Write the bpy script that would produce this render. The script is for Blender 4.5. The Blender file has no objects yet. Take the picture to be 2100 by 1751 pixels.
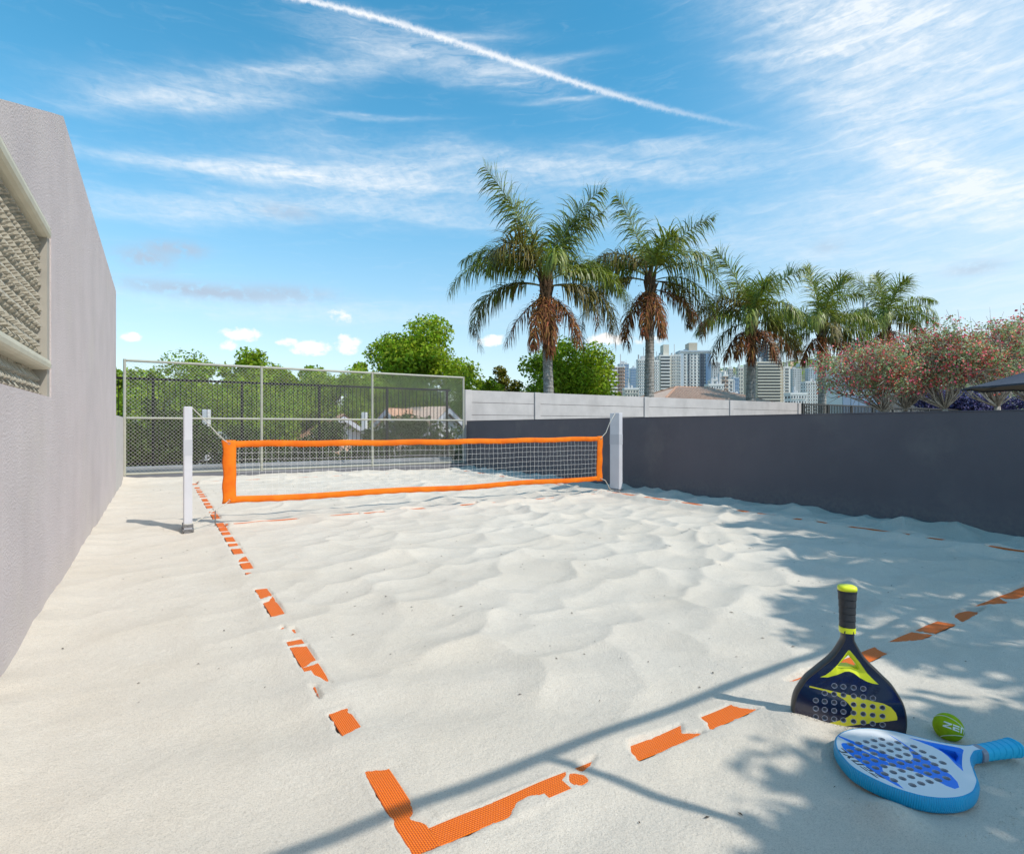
import bpy, math, random
import numpy as np
from mathutils import Vector, Matrix
from mathutils.geometry import delaunay_2d_cdt

random.seed(7)
rng = np.random.default_rng(7)
SC = bpy.context.scene
COL = SC.collection
PI = math.pi

# ---------------------------------------------------------------- camera
# Court axis = +Y, baseline = +X, eye 1.55 m above the sand.
HEADING = math.radians(32.0)
EYE = 1.55
cd = bpy.data.cameras.new('camera')
cam = bpy.data.objects.new('camera', cd)
COL.objects.link(cam)
cam.location = (0, 0, EYE)
cam.rotation_euler = (PI / 2, 0, -HEADING)
cd.sensor_fit = 'HORIZONTAL'
cd.sensor_width = 36.0
cd.lens = 36.0 * 1160.0 / 2100.0
cd.clip_start = 0.05
cd.clip_end = 9000
SC.camera = cam

# ---------------------------------------------------------------- exposure
SC.view_settings.view_transform = 'Standard'
SC.view_settings.look = 'None'
SC.view_settings.gamma = 1
SC.view_settings.exposure = 0.86
SC.view_settings.use_curve_mapping = False

# ---------------------------------------------------------------- sun (light travels to -X, +Y, down)
SUNV = Vector((0.417, -0.76, 1.0)).normalized()      # towards the sun
sl = bpy.data.lights.new('sun', 'SUN')
sl.energy = 2.05
sl.angle = math.radians(0.53)
sl.color = (1.0, 0.955, 0.88)
sun = bpy.data.objects.new('sun', sl)
COL.objects.link(sun)
sun.rotation_euler = SUNV.to_track_quat('Z', 'Y').to_euler()

# ---------------------------------------------------------------- sky
world = bpy.data.worlds.new('World')
SC.world = world
world.use_nodes = True
wt = world.node_tree
for n_ in list(wt.nodes):
    wt.nodes.remove(n_)


class X:
    """a tiny arithmetic wrapper round shader sockets"""
    def __init__(s, tree, sock):
        s.t, s.s = tree, sock

    def _m(s, op, *a, clamp=False):
        n = s.t.nodes.new('ShaderNodeMath')
        n.operation = op
        n.use_clamp = clamp
        for i, v in enumerate((s,) + a):
            if isinstance(v, X):
                s.t.links.new(v.s, n.inputs[i])
            else:
                n.inputs[i].default_value = float(v)
        return X(s.t, n.outputs[0])
    def __add__(s, o): return s._m('ADD', o)
    def __sub__(s, o): return s._m('SUBTRACT', o)
    def __mul__(s, o): return s._m('MULTIPLY', o)
    def __truediv__(s, o): return s._m('DIVIDE', o)
    def max(s, o): return s._m('MAXIMUM', o)
    def min(s, o): return s._m('MINIMUM', o)
    def pow(s, o): return s._m('POWER', o)
    def exp(s): return s._m('EXPONENT')
    def clamp(s): return s._m('ADD', 0.0, clamp=True)
    def ss(s, a, b):
        n = s.t.nodes.new('ShaderNodeMapRange')
        n.interpolation_type = 'SMOOTHSTEP'
        s.t.links.new(s.s, n.inputs[0])
        n.inputs[1].default_value = a
        n.inputs[2].default_value = b
        return X(s.t, n.outputs[0])


def comb(t, x, y, z):
    n = t.nodes.new('ShaderNodeCombineXYZ')
    for i, v in enumerate((x, y, z)):
        if isinstance(v, X):
            t.links.new(v.s, n.inputs[i])
        else:
            n.inputs[i].default_value = v
    return X(t, n.outputs[0])


def noise(t, vec, scale, detail=5, rough=0.55, dist=0.0, lac=2.0):
    n = t.nodes.new('ShaderNodeTexNoise')
    t.links.new(vec.s, n.inputs['Vector'])
    n.inputs['Scale'].default_value = scale
    n.inputs['Detail'].default_value = detail
    n.inputs['Roughness'].default_value = rough
    n.inputs['Distortion'].default_value = dist
    n.inputs['Lacunarity'].default_value = lac
    return X(t, n.outputs['Fac'])


def mixcol(t, fac, a, b, mode='MIX'):
    n = t.nodes.new('ShaderNodeMix')
    n.data_type = 'RGBA'
    n.blend_type = mode
    for i, v in ((0, fac), (6, a), (7, b)):
        if isinstance(v, X):
            t.links.new(v.s, n.inputs[i])
        elif isinstance(v, (int, float)):
            n.inputs[i].default_value = v
        else:
            n.inputs[i].default_value = (*v, 1)
    return X(t, n.outputs[2])


def build_sky():
    t = wt
    tc = t.nodes.new('ShaderNodeTexCoord')
    sep = t.nodes.new('ShaderNodeSeparateXYZ')
    t.links.new(tc.outputs['Generated'], sep.inputs[0])
    dx, dy, dz = (X(t, sep.outputs[i]) for i in range(3))
    az = dx._m('ARCTAN2', dy) * (180 / PI)
    el = dz.max(-1).min(1)._m('ARCSINE') * (180 / PI)
    sky = t.nodes.new('ShaderNodeTexSky')
    sky.sky_type = 'NISHITA'
    sky.sun_disc = False
    sky.sun_elevation = math.asin(SUNV.z)
    sky.sun_rotation = math.atan2(SUNV.x, SUNV.y)
    sky.altitude = 700
    sky.air_density = 1.0
    sky.dust_density = 0.6
    sky.ozone_density = 2.2
    hs = t.nodes.new('ShaderNodeHueSaturation')
    hs.inputs['Saturation'].default_value = SKY_SAT
    hs.inputs['Hue'].default_value = SKY_HUE
    t.links.new(sky.outputs[0], hs.inputs['Color'])
    t.links.new((el.ss(0, 26) * 0.46 + 0.92).s, hs.inputs['Saturation'])
    t.links.new((el.ss(0, 24) * 0.25 + 0.58).s, hs.inputs['Value'])
    base = X(t, hs.outputs[0])

    # fibres of the high cloud, sheared and warped
    v0 = comb(t, az * 0.10, el * 0.42, 0.0)
    w1 = noise(t, v0, 1.3, 3)
    w2 = noise(t, comb(t, az * 0.10, el * 0.42, 7.3), 1.3, 3)
    warp = comb(t, az * 0.085 + (w1 - 0.5) * 1.1, el * 0.55 - az * 0.035 + (w2 - 0.5) * 1.3, 0.0)
    fib = noise(t, warp, 2.2, 9, 0.62, 0.35)
    wisp = noise(t, comb(t, az * 0.22 + el * 0.25 + (w2 - 0.5) * 2.5, el * 0.9 - az * 0.16 + (w1 - 0.5) * 2.0, 3.1), 3.0, 8, 0.6, 0.6)
    fibre = (fib * 0.62 + wisp * 0.38).ss(0.30, 0.70)
    feather = noise(t, comb(t, az * 0.55 + el * 0.5, el * 0.9 - az * 0.2 + (w1 - 0.5) * 3, 5.0), 1.5, 7, 0.6, 0.3).ss(0.30, 0.72)

    def ell(a0, e0, L, W, ang):
        c, s = math.cos(math.radians(ang)), math.sin(math.radians(ang))
        da = az - a0
        de = (el - e0) + (w1 - 0.5) * (2.2 * W + 0.8)
        p = (da * c + de * s) * (1 / L)
        q = (de * c - da * s) * (1 / W)
        return ((p * p + q * q) * -0.9).exp()
    dens = None
    for a0, e0, L, W, ang, k in CIRRUS:
        g = ell(a0, e0, L, W, ang) * k
        dens = g if dens is None else dens + g
    body = dens.min(1.2) * (fibre * 0.42 + feather * 0.20 + 0.20)
    # thin veil everywhere, thicker low down and towards the sun side
    veil = (el.max(0.0) * (-1 / 16.0)).exp() * 0.36 + fib.ss(0.50, 0.85) * 0.10
    cover = (az - 62).ss(-18, 18) * 0.42
    cir = (body + veil + cover * (fib.ss(0.15, 0.80) * 0.5 + 0.5)).min(0.93)
    cir = cir * el.ss(-2, 3).max(0.25)
    # vapour trail
    ta = (az - 33) * 0.1
    tel = ((ta * TR3 + TR2) * ta + TR1) * ta + TR0
    rag = noise(t, comb(t, az * 1.0, el * 1.0, 2.0), 1.6, 6, 0.7)
    off = el - tel + (-0.22) + (rag - 0.5) * 0.62
    width = (az - 33).pow(2) * -0.0001 + 0.25
    tr = (off / width.max(0.18))
    trail = ((tr * tr) * -1.1).exp() * az.ss(60, 34) * (rag.ss(0.2, 0.6) * 0.35 + 0.65)
    off2 = off + 1.1
    smear = ((off2 * off2) * -0.7).exp() * az.ss(44, 30) * az.ss(6, 18) * fib.ss(0.3, 0.7) * 0.35
    trail = (trail * 0.78 + smear).min(0.92)
    # small cumulus near the horizon
    puf = noise(t, comb(t, az * 1.0, el * 1.25, 0.0), 0.85, 7, 0.6)
    cum = None
    for a0, e0, L, W, k in CUMULUS:
        p = (az - a0) / (L * 0.95)
        q = (el - e0 + (-W * 0.1)) / (W * 0.95)
        g = ((p * p + q * q) * -1.0 + 1.15).max(-3.0) * k
        cum = g if cum is None else cum.max(g)
    cumd = (cum + (puf - 0.5) * 3.4).ss(-0.10, 0.95)
    gry = None
    for a0, e0, L, W, k in GREYS:
        p = (az - a0) / L
        q = (el - e0 + (puf - 0.5) * W) / W
        g = ((p * p + q * q) * -1.0).exp() * k
        gry = g if gry is None else gry + g
    gryd = (gry * 1.35 * (puf.ss(0.25, 0.55))).min(0.85)

    b = CLOUDB
    c = mixcol(t, cir, base, (b * 0.93, b * 0.985, b * 1.03))
    c = mixcol(t, gryd, c, (b * 0.48, b * 0.58, b * 0.72))
    c = mixcol(t, trail, c, (b * 1.05, b * 1.06, b * 1.08))
    shade = (puf - 0.5) * 0.6 + 0.92
    c = mixcol(t, cumd * 0.92, c, (b * 1.12, b * 1.08, b * 1.03))
    bg = t.nodes.new('ShaderNodeBackground')
    bg.inputs['Strength'].default_value = SKY_STR
    t.links.new(c.s, bg.inputs[0])
    out = t.nodes.new('ShaderNodeOutputWorld')
    t.links.new(bg.outputs[0], out.inputs[0])


SKY_STR = 0.15
SKY_SAT = 1.38
SKY_HUE = 0.474
CLOUDB = 3.75
CIRRUS = [(3.88, 27.01, 7.04, 0.76, 10.71, 0.8), (11.66, 30.39, 12.17, 0.89, 13.14, 0.75), (-3.58, 24.85, 5.82, 0.82, 16.84, 0.35), (3.49, 21.89, 9.52, 0.52, 6.09, 0.7), (12.53, 22.54, 10.14, 0.87, 1.73, 0.8), (22.22, 23.65, 12.7, 2.01, -3.82, 0.65), (5.83, 19.02, 11.29, 1.18, 6.81, 0.65), (22.22, 20.3, 12.23, 0.94, -2.35, 0.5), (46.5, 25.66, 7.59, 0.54, -5.58, 0.6), (41.78, 24.26, 14.82, 1.2, -4.78, 0.75), (29.53, 32.0, 5.92, 0.77, 1.93, 0.6), (17.96, 33.13, 5.14, 0.67, -1.92, 0.4), (37.91, 29.82, 4.34, 0.18, 0.3, 0.6), (27.07, 34.51, 5.42, 0.3, -0.32, 0.45), (35.95, 33.01, 5.31, 0.35, 2.64, 0.4), (66.59, 28.2, 10.68, 3.95, -26.88, 0.75), (63.11, 32.12, 9.99, 1.2, -15.21, 0.65), (59.35, 30.38, 5.22, 0.46, -9.0, 0.6), (68.23, 20.77, 9.99, 2.06, -38.56, 0.6), (66.59, 17.91, 10.21, 2.18, -7.51, 0.5), (15.21, 11.0, 19.26, 1.13, 1.39, 0.35), (53.2, 16.79, 15.49, 1.67, -15.86, 0.35), (17.96, 27.99, 6.19, 0.19, 3.03, 0.4),
          (150, 30, 25, 4, 10, 0.7), (-120, 25, 30, 5, -8, 0.7), (200, 45, 30, 6, 5, 0.6), (-60, 40, 25, 4, 12, 0.6), (100, 40, 20, 5, -20, 0.6), (30, 60, 40, 6, 6, 0.5)]
CUMULUS = [(6.43, 8.3, 1.88, 0.61, 0.95), (12.53, 7.39, 1.96, 0.78, 1), (10.37, 7.87, 1.08, 0.41, 0.7), (15.75, 7.89, 1.28, 1.02, 0.95), (30.03, 8.6, 1.68, 0.63, 0.85), (41.45, 8.63, 2.39, 0.67, 0.9), (-1.99, 7.47, 0.9, 0.44, 0.9), (15.21, 10.63, 1.19, 0.55, 0.5), (5.43, 7.27, 0.72, 0.61, 0.6), (45.57, 8.37, 1.39, 0.47, 0.4)]
GREYS = [(-0.88, 14.12, 1.98, 0.78, 0.6), (2.18, 15.21, 1.52, 0.64, 0.5), (0.17, 15.18, 1.09, 0.47, 0.4), (3.49, 11.91, 6.91, 0.66, 0.65), (10.8, 12.57, 3.97, 0.61, 0.4), (10.37, 19.44, 2.62, 0.65, 0.4), (71.32, 12.25, 1.76, 0.51, 0.4), (61.26, 15.57, 1.13, 0.48, 0.3)]
TR0, TR1, TR2, TR3 = 32.40, -2.494, -0.4067, 0.0781
build_sky()


# ---------------------------------------------------------------- helpers
def tag(o, label=None, cat=None, group=None, kind=None):
    if label: o['label'] = label
    if cat: o['category'] = cat
    if group: o['group'] = group
    if kind: o['kind'] = kind
    return o


def empty(name, loc=(0, 0, 0), label=None, cat=None, group=None, rz=0.0):
    o = bpy.data.objects.new(name, None)
    o.empty_display_size = 0.1
    COL.objects.link(o)
    o.location = loc
    o.rotation_euler = (0, 0, rz)
    return tag(o, label, cat, group)


def fast_mesh(name, v, loops, counts):
    me = bpy.data.meshes.new(name)
    v = np.asarray(v, dtype=np.float32).reshape(-1, 3)
    loops = np.asarray(loops, dtype=np.int32).ravel()
    counts = np.asarray(counts, dtype=np.int32)
    me.vertices.add(len(v))
    me.vertices.foreach_set('co', v.ravel())
    me.loops.add(len(loops))
    me.loops.foreach_set('vertex_index', loops)
    me.polygons.add(len(counts))
    st = np.concatenate(([0], np.cumsum(counts)[:-1])).astype(np.int32)
    me.polygons.foreach_set('loop_start', st)
    me.update(calc_edges=True)
    me.validate()
    return me


def link(name, me, mat=None, parent=None, smooth=False):
    o = bpy.data.objects.new(name, me)
    COL.objects.link(o)
    if mat is not None:
        if isinstance(mat, (list, tuple)):
            for m in mat:
                me.materials.append(m)
        elif len(me.materials) == 0:
            me.materials.append(mat)
    if me.users <= 1:
        me.polygons.foreach_set('use_smooth', [bool(smooth)] * len(me.polygons))
    if parent is not None:
        o.parent = parent
    return o


class MB:
    """collects boxes, prisms and tubes, then links them as ONE mesh object"""
    def __init__(s):
        s.v, s.f, s.mi = [], [], []

    def add(s, vs, fs, m=0):
        b = len(s.v)
        s.v += [tuple(p) for p in vs]
        s.f += [tuple(i + b for i in f) for f in fs]
        s.mi += [m] * len(fs)
        return s

    def box(s, x0, x1, y0, y1, z0, z1, m=0):
        return s.add([(x0, y0, z0), (x1, y0, z0), (x1, y1, z0), (x0, y1, z0), (x0, y0, z1), (x1, y0, z1), (x1, y1, z1), (x0, y1, z1)],
                     [(3, 2, 1, 0), (4, 5, 6, 7), (0, 1, 5, 4), (1, 2, 6, 5), (2, 3, 7, 6), (3, 0, 4, 7)], m)

    def bbox(s, x0, x1, y0, y1, z0, z1, b=0.01, m=0):
        """box with chamfered vertical and top edges"""
        vs, fs = [], []
        rings = [(z0, 0), (z1 - b, 0), (z1, b)]
        for z, i in rings:
            vs += [(x0 + b + i * 0, y0 + i, z), (x1 - b, y0 + i, z), (x1 - i, y0 + b, z), (x1 - i, y1 - b, z), (x1 - b, y1 - i, z), (x0 + b, y1 - i, z), (x0 + i, y1 - b, z), (x0 + i, y0 + b, z)]
        for r in range(2):
            for k in range(8):
                a, c = r * 8 + k, r * 8 + (k + 1) % 8
                fs.append((a, c, c + 8, a + 8))
        fs.append(tuple(range(16, 24)))
        fs.append(tuple(reversed(range(8))))
        return s.add(vs, fs, m)

    def tube(s, pts, rad, n=8, m=0, cap=True):
        pts = [Vector(p) for p in pts]
        if not isinstance(rad, (list, tuple)):
            rad = [rad] * len(pts)
        vs, fs = [], []
        up = Vector((0, 0, 1))
        pa = None
        for i, p in enumerate(pts):
            d = (pts[min(i + 1, len(pts) - 1)] - pts[max(i - 1, 0)]).normalized()
            if pa is None:
                a = d.cross(up)
                if a.length < 0.05:
                    a = d.cross(Vector((1, 0, 0)))
            else:
                a = pa - d * pa.dot(d)
            a.normalize()
            pa = a
            b = d.cross(a)
            for k in range(n):
                t = 2 * PI * k / n
                vs.append(p + (a * math.cos(t) + b * math.sin(t)) * rad[i])
        for i in range(len(pts) - 1):
            for k in range(n):
                a0, a1 = i * n + k, i * n + (k + 1) % n
                fs.append((a0, a1, a1 + n, a0 + n))
        if cap:
            fs.append(tuple(reversed(range(n))))
            fs.append(tuple(range((len(pts) - 1) * n, len(pts) * n)))
        return s.add(vs, fs, m)

    def mesh(s, name):
        me = fast_mesh(name, s.v, [i for f in s.f for i in f], [len(f) for f in s.f])
        me.polygons.foreach_set('use_smooth', [False] * len(me.polygons))
        if any(s.mi) and len(me.polygons) == len(s.mi):
            me.polygons.foreach_set('material_index', s.mi)
        return me

    def build(s, name, mat, parent=None, smooth=False):
        return link(name, s.mesh(name), mat, parent, smooth)


def survey(u, d, z=0.0):
    """a point d metres out along the view heading and u*d to its right"""
    c, s = math.cos(HEADING), math.sin(HEADING)
    return Vector((u * d * c + d * s, -u * d * s + d * c, z))


# ---------------------------------------------------------------- materials
def mat(name, col, rough=0.6, metal=0.0, spec=0.5, var=0.0, vscale=4.0, col2=None, bump=0.0, bscale=40.0, bdist=0.01, coat=0.0, trans=0.0, island=0.0, detail=4, streak=None):
    m = bpy.data.materials.new(name)
    m.use_nodes = True
    t = m.node_tree
    bs = t.nodes['Principled BSDF']
    bs.inputs['Roughness'].default_value = rough
    bs.inputs['Metallic'].default_value = metal
    bs.inputs['Specular IOR Level'].default_value = spec
    bs.inputs['Coat Weight'].default_value = coat
    tc = t.nodes.new('ShaderNodeTexCoord')
    obv = X(t, tc.outputs['Object'])
    c = None
    base = tuple(col)
    if col2 is not None or var > 0:
        nz = noise(t, obv, vscale, detail, 0.6).ss(0.3, 0.7)
        c2 = col2 if col2 is not None else tuple(k * (1 - var) for k in base)
        c = mixcol(t, nz, base, c2)
    if streak is not None:
        sx, sz, k = streak
        mp = t.nodes.new('ShaderNodeMapping')
        mp.inputs['Scale'].default_value = (sx, sx, sz)
        t.links.new(obv.s, mp.inputs[0])
        nz = noise(t, X(t, mp.outputs[0]), 1.0, 5, 0.6).ss(0.45, 0.75) * k
        c = mixcol(t, nz, c if c is not None else base, tuple(q * 0.45 for q in base))
    if island > 0:
        g = t.nodes.new('ShaderNodeNewGeometry')
        r = X(t, g.outputs['Random Per Island'])
        hs = t.nodes.new('ShaderNodeHueSaturation')
        hs.inputs['Saturation'].default_value = 1.0
        t.links.new(((r - 0.5) * (2 * island) + 1.0).s, hs.inputs['Value'])
        t.links.new(((r * 7.13)._m('FRACT') * 0.05 + 0.475).s, hs.inputs['Hue'])
        if c is None:
            hs.inputs['Color'].default_value = (*base, 1)
        else:
            t.links.new(c.s, hs.inputs['Color'])
        c = X(t, hs.outputs[0])
    if c is None:
        bs.inputs['Base Color'].default_value = (*base, 1)
    else:
        t.links.new(c.s, bs.inputs['Base Color'])
    if bump > 0:
        nb = noise(t, obv, bscale, 4, 0.6)
        b = t.nodes.new('ShaderNodeBump')
        b.inputs['Strength'].default_value = bump
        b.inputs['Distance'].default_value = bdist
        t.links.new(nb.s, b.inputs['Height'])
        t.links.new(b.outputs[0], bs.inputs['Normal'])
    if trans > 0:
        tr = t.nodes.new('ShaderNodeBsdfTranslucent')
        mx = t.nodes.new('ShaderNodeMixShader')
        mx.inputs[0].default_value = trans
        if c is None:
            tr.inputs[0].default_value = (*[min(1, k * 1.6) for k in base], 1)
        else:
            br = mixcol(t, 1.0, c, (1.5, 1.7, 0.9), 'MULTIPLY')
            t.links.new(br.s, tr.inputs[0])
        t.links.new(bs.outputs[0], mx.inputs[1])
        t.links.new(tr.outputs[0], mx.inputs[2])
        t.links.new(mx.outputs[0], t.nodes['Material Output'].inputs[0])
    return m


def sand_material():
    m = bpy.data.materials.new('sand')
    m.use_nodes = True
    t = m.node_tree
    bs = t.nodes['Principled BSDF']
    bs.inputs['Roughness'].default_value = 0.95
    bs.inputs['Specular IOR Level'].default_value = 0.15
    tc = t.nodes.new('ShaderNodeTexCoord')
    v = X(t, tc.outputs['Object'])
    big = noise(t, v, 0.9, 5, 0.6).ss(0.3, 0.75)
    mid = noise(t, v, 9.0, 6, 0.65).ss(0.3, 0.7)
    grain = noise(t, v, 170.0, 4, 0.85)
    dark = noise(t, v, 95.0, 2, 0.5)
    c = mixcol(t, big, SAND, tuple(k * f for k, f in zip(SAND, (0.95, 0.93, 0.90))))
    c = mixcol(t, mid * 0.35, c, tuple(k * 0.86 for k in SAND))
    c = mixcol(t, grain.ss(0.50, 0.64) * 0.55, c, tuple(k * 0.45 for k in SAND))
    c = mixcol(t, noise(t, v, 55.0, 3, 0.8).ss(0.52, 0.70) * 0.30, c, tuple(k * 0.66 for k in SAND))
    c = mixcol(t, grain.ss(0.46, 0.30) * 0.45, c, tuple(min(1, k * 1.28) for k in SAND))
    c = mixcol(t, dark.ss(0.74, 0.80) * 0.7, c, (0.10, 0.09, 0.08))
    t.links.new(c.s, bs.inputs['Base Color'])
    h = grain * 0.0045 + noise(t, v, 60.0, 4, 0.75) * 0.008 + noise(t, v, 14.0, 4, 0.6) * 0.010
    b = t.nodes.new('ShaderNodeBump')
    b.inputs['Strength'].default_value = 0.75
    b.inputs['Distance'].default_value = 1.0
    t.links.new(h.s, b.inputs['Height'])
    t.links.new(b.outputs[0], bs.inputs['Normal'])
    return m


def woven_material(name, col, dark, rowscale=85.0, across=105.0):
    """woven polypropylene webbing: ribs with lighter knots"""
    m = bpy.data.materials.new(name)
    m.use_nodes = True
    t = m.node_tree
    bs = t.nodes['Principled BSDF']
    bs.inputs['Roughness'].default_value = 0.55
    bs.inputs['Specular IOR Level'].default_value = 0.3
    tc = t.nodes.new('ShaderNodeTexCoord')
    sp = t.nodes.new('ShaderNodeSeparateXYZ')
    t.links.new(tc.outputs['UV'], sp.inputs[0])
    u, w = X(t, sp.outputs[0]), X(t, sp.outputs[1])
    nz = noise(t, X(t, tc.outputs['Object']), 30, 3)
    a = ((u * (2 * PI * across) + nz * 1.5)._m('SINE') * 0.5 + 0.5)
    b = ((w * (2 * PI * rowscale) + (u * across)._m('ROUND') * PI)._m('SINE') * 0.5 + 0.5)
    k = a * 0.55 + b * 0.45
    c = mixcol(t, k.ss(0.15, 0.75), dark, col)
    c = mixcol(t, noise(t, X(t, tc.outputs['Object']), 6, 4).ss(0.45, 0.75) * 0.35, c, tuple(q * 0.7 for q in col))
    c = mixcol(t, noise(t, X(t, tc.outputs['Object']), 260, 2).ss(0.66, 0.74) * 0.6, c, (0.62, 0.52, 0.40))
    t.links.new(c.s, bs.inputs['Base Color'])
    bp = t.nodes.new('ShaderNodeBump')
    bp.inputs['Strength'].default_value = 0.8
    bp.inputs['Distance'].default_value = 0.003
    t.links.new(k.s, bp.inputs['Height'])
    t.links.new(bp.outputs[0], bs.inputs['Normal'])
    return m


SAND = (0.705, 0.632, 0.535)
M = {}
M['sand'] = sand_material()
M['tape'] = woven_material('tape_webbing', (0.96, 0.215, 0.014), (0.50, 0.060, 0.005))
M['stucco'] = mat('stucco', (0.63, 0.548, 0.535), 0.9, spec=0.2, var=0.08, vscale=1.2, bump=0.8, bscale=55, bdist=0.014, streak=(1.2, 0.35, 0.10))
M['stucco_low'] = mat('stucco_low', (0.60, 0.55, 0.52), 0.9, spec=0.2, var=0.08, bump=0.5, bscale=60, bdist=0.01)
M['screen'] = mat('screen_concrete', (0.46, 0.42, 0.34), 0.85, spec=0.2, var=0.15, vscale=6, bump=0.3, bscale=60)
M['beam'] = mat('cream_beam', (0.60, 0.56, 0.44), 0.7, var=0.10, vscale=5)
M['reveal'] = mat('window_reveal', (0.40, 0.365, 0.31), 0.85, var=0.12, vscale=3)
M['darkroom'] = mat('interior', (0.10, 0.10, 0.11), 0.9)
M['darkwall'] = mat('dark_plaster', (0.132, 0.119, 0.132), 0.85, spec=0.25, var=0.10, vscale=0.8, bump=0.35, bscale=70, bdist=0.006, streak=(1.5, 0.2, 0.12))
M['precast'] = mat('precast_concrete', (0.55, 0.515, 0.50), 0.85, spec=0.25, var=0.14, vscale=1.3, bump=0.25, bscale=50, streak=(1.2, 0.5, 0.25))
M['joint'] = mat('joint', (0.06, 0.06, 0.065), 0.9)
M['galv'] = mat('fence_paint', (0.42, 0.405, 0.33), 0.5, var=0.12, vscale=6, metal=0.0)
M['wire'] = mat('fence_wire', (0.52, 0.50, 0.42), 0.5, metal=0.0)
M['iron'] = mat('black_iron', (0.012, 0.012, 0.013), 0.8, spec=0.15)
M['railpaint'] = mat('dark_rail', (0.05, 0.047, 0.045), 0.5)
M['kerb'] = mat('kerb_concrete', (0.36, 0.36, 0.37), 0.9, var=0.2, vscale=2, bump=0.3)
M['kerb_dark'] = mat('grey_plinth', (0.17, 0.17, 0.185), 0.9, var=0.15, vscale=2)
M['post'] = mat('post_paint', (0.62, 0.61, 0.64), 0.45, var=0.07, vscale=3, bump=0.05)
M['post_band'] = mat('post_band', (0.50, 0.50, 0.53), 0.5)
M['bracket'] = mat('bracket_steel', (0.22, 0.21, 0.21), 0.5, metal=0.3, var=0.4, vscale=25)
M['netband'] = mat('net_canvas', (0.90, 0.235, 0.012), 0.7, spec=0.25, col2=(0.80, 0.16, 0.008), vscale=3.5, bump=0.4, bscale=18, bdist=0.01, trans=0.15)
M['cord'] = mat('net_cord', (0.80, 0.78, 0.74), 0.7)
M['rope'] = mat('rope', (0.66, 0.62, 0.54), 0.8, var=0.4, vscale=150, bump=0.6, bscale=300, bdist=0.002)
M['steel'] = mat('stake_steel', (0.35, 0.33, 0.30), 0.4, metal=0.7, var=0.4, vscale=40)
M['trunk'] = mat('palm_trunk', (0.46, 0.43, 0.39), 0.95, col2=(0.22, 0.20, 0.175), vscale=7, bump=0.8, bscale=30, bdist=0.03, detail=8)
M['frond'] = mat('palm_leaf', (0.200, 0.230, 0.036), 0.42, spec=0.5, island=0.55, trans=0.22)
M['frond_dry'] = mat('palm_leaf_dry', (0.20, 0.080, 0.028), 0.7, spec=0.2, island=0.8, trans=0.15)
M['frond_old'] = mat('palm_leaf_yellowing', (0.155, 0.125, 0.028), 0.5, spec=0.4, island=0.6, trans=0.2)
M['petiole'] = mat('palm_petiole', (0.16, 0.20, 0.05), 0.5, col2=(0.28, 0.18, 0.06), vscale=3)
M['boot'] = mat('palm_boot', (0.07, 0.045, 0.028), 0.95, col2=(0.16, 0.085, 0.04), vscale=9, bump=0.8, bscale=30, bdist=0.04)
M['fruit'] = mat('palm_fruit', (0.42, 0.21, 0.045), 0.5, island=0.5)
M['bark'] = mat('bark', (0.13, 0.10, 0.075), 0.95, col2=(0.07, 0.055, 0.04), vscale=9, bump=0.6, bscale=25, bdist=0.02)
M['palebark'] = mat('pale_bark', (0.50, 0.45, 0.39), 0.9, col2=(0.20, 0.17, 0.15), vscale=6, bump=0.5, bscale=25, bdist=0.02)
M['leaf'] = mat('leaf_bright', (0.250, 0.330, 0.024), 0.6, spec=0.15, island=0.6, trans=0.35)
M['leaf_mid'] = mat('leaf_mid', (0.215, 0.300, 0.030), 0.6, spec=0.15, island=0.6, trans=0.3)
M['leaf_dark'] = mat('leaf_dark', (0.060, 0.090, 0.020), 0.7, spec=0.12, island=0.7, trans=0.2)
M['leaf_olive'] = mat('leaf_olive', (0.18, 0.165, 0.020), 0.5, spec=0.3, island=0.6, trans=0.3)
M['leaf_grey'] = mat('leaf_greygreen', (0.36, 0.41, 0.24), 0.55, spec=0.3, island=0.5, trans=0.25)
M['blossom'] = mat('red_blossom', (0.74, 0.11, 0.12), 0.6, island=0.5, trans=0.15)
M['purple'] = mat('purple_blossom', (0.055, 0.048, 0.16), 0.6, island=0.6, trans=0.2)
M['white_wall'] = mat('white_render', (0.74, 0.73, 0.74), 0.85, var=0.08, vscale=1.5)
M['pale_wall'] = mat('pale_wall', (0.56, 0.57, 0.62), 0.85, var=0.08, vscale=1.5)
M['rooftile'] = mat('roof_tile', (0.46, 0.24, 0.15), 0.9, col2=(0.60, 0.37, 0.25), vscale=5, bump=0.5, bscale=14, bdist=0.04)
M['rooftile_pale'] = mat('roof_tile_pale', (0.60, 0.41, 0.31), 0.9, col2=(0.68, 0.50, 0.39), vscale=4, bump=0.5, bscale=14, bdist=0.04)
M['glassdark'] = mat('window_glass', (0.07, 0.08, 0.09), 0.12, spec=0.7)
M['glassblue'] = mat('blue_glass', (0.16, 0.26, 0.40), 0.10, spec=0.8, var=0.25, vscale=0.08)
M['b_white'] = mat('tower_white', (0.78, 0.76, 0.72), 0.85, var=0.06, vscale=0.1)
M['b_cream'] = mat('tower_cream', (0.68, 0.63, 0.53), 0.85, var=0.08, vscale=0.1)
M['b_grey'] = mat('tower_grey', (0.55, 0.55, 0.55), 0.85, var=0.08, vscale=0.1)
M['b_blue'] = mat('tower_bluegrey', (0.45, 0.52, 0.58), 0.6, var=0.08, vscale=0.1)
M['b_salmon'] = mat('tower_salmon', (0.66, 0.42, 0.30), 0.85, var=0.06, vscale=0.1)
M['b_brown'] = mat('tower_brown', (0.26, 0.12, 0.09), 0.85)
M['b_beige'] = mat('tower_beige', (0.55, 0.47, 0.36), 0.85, var=0.08, vscale=0.1)
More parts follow.
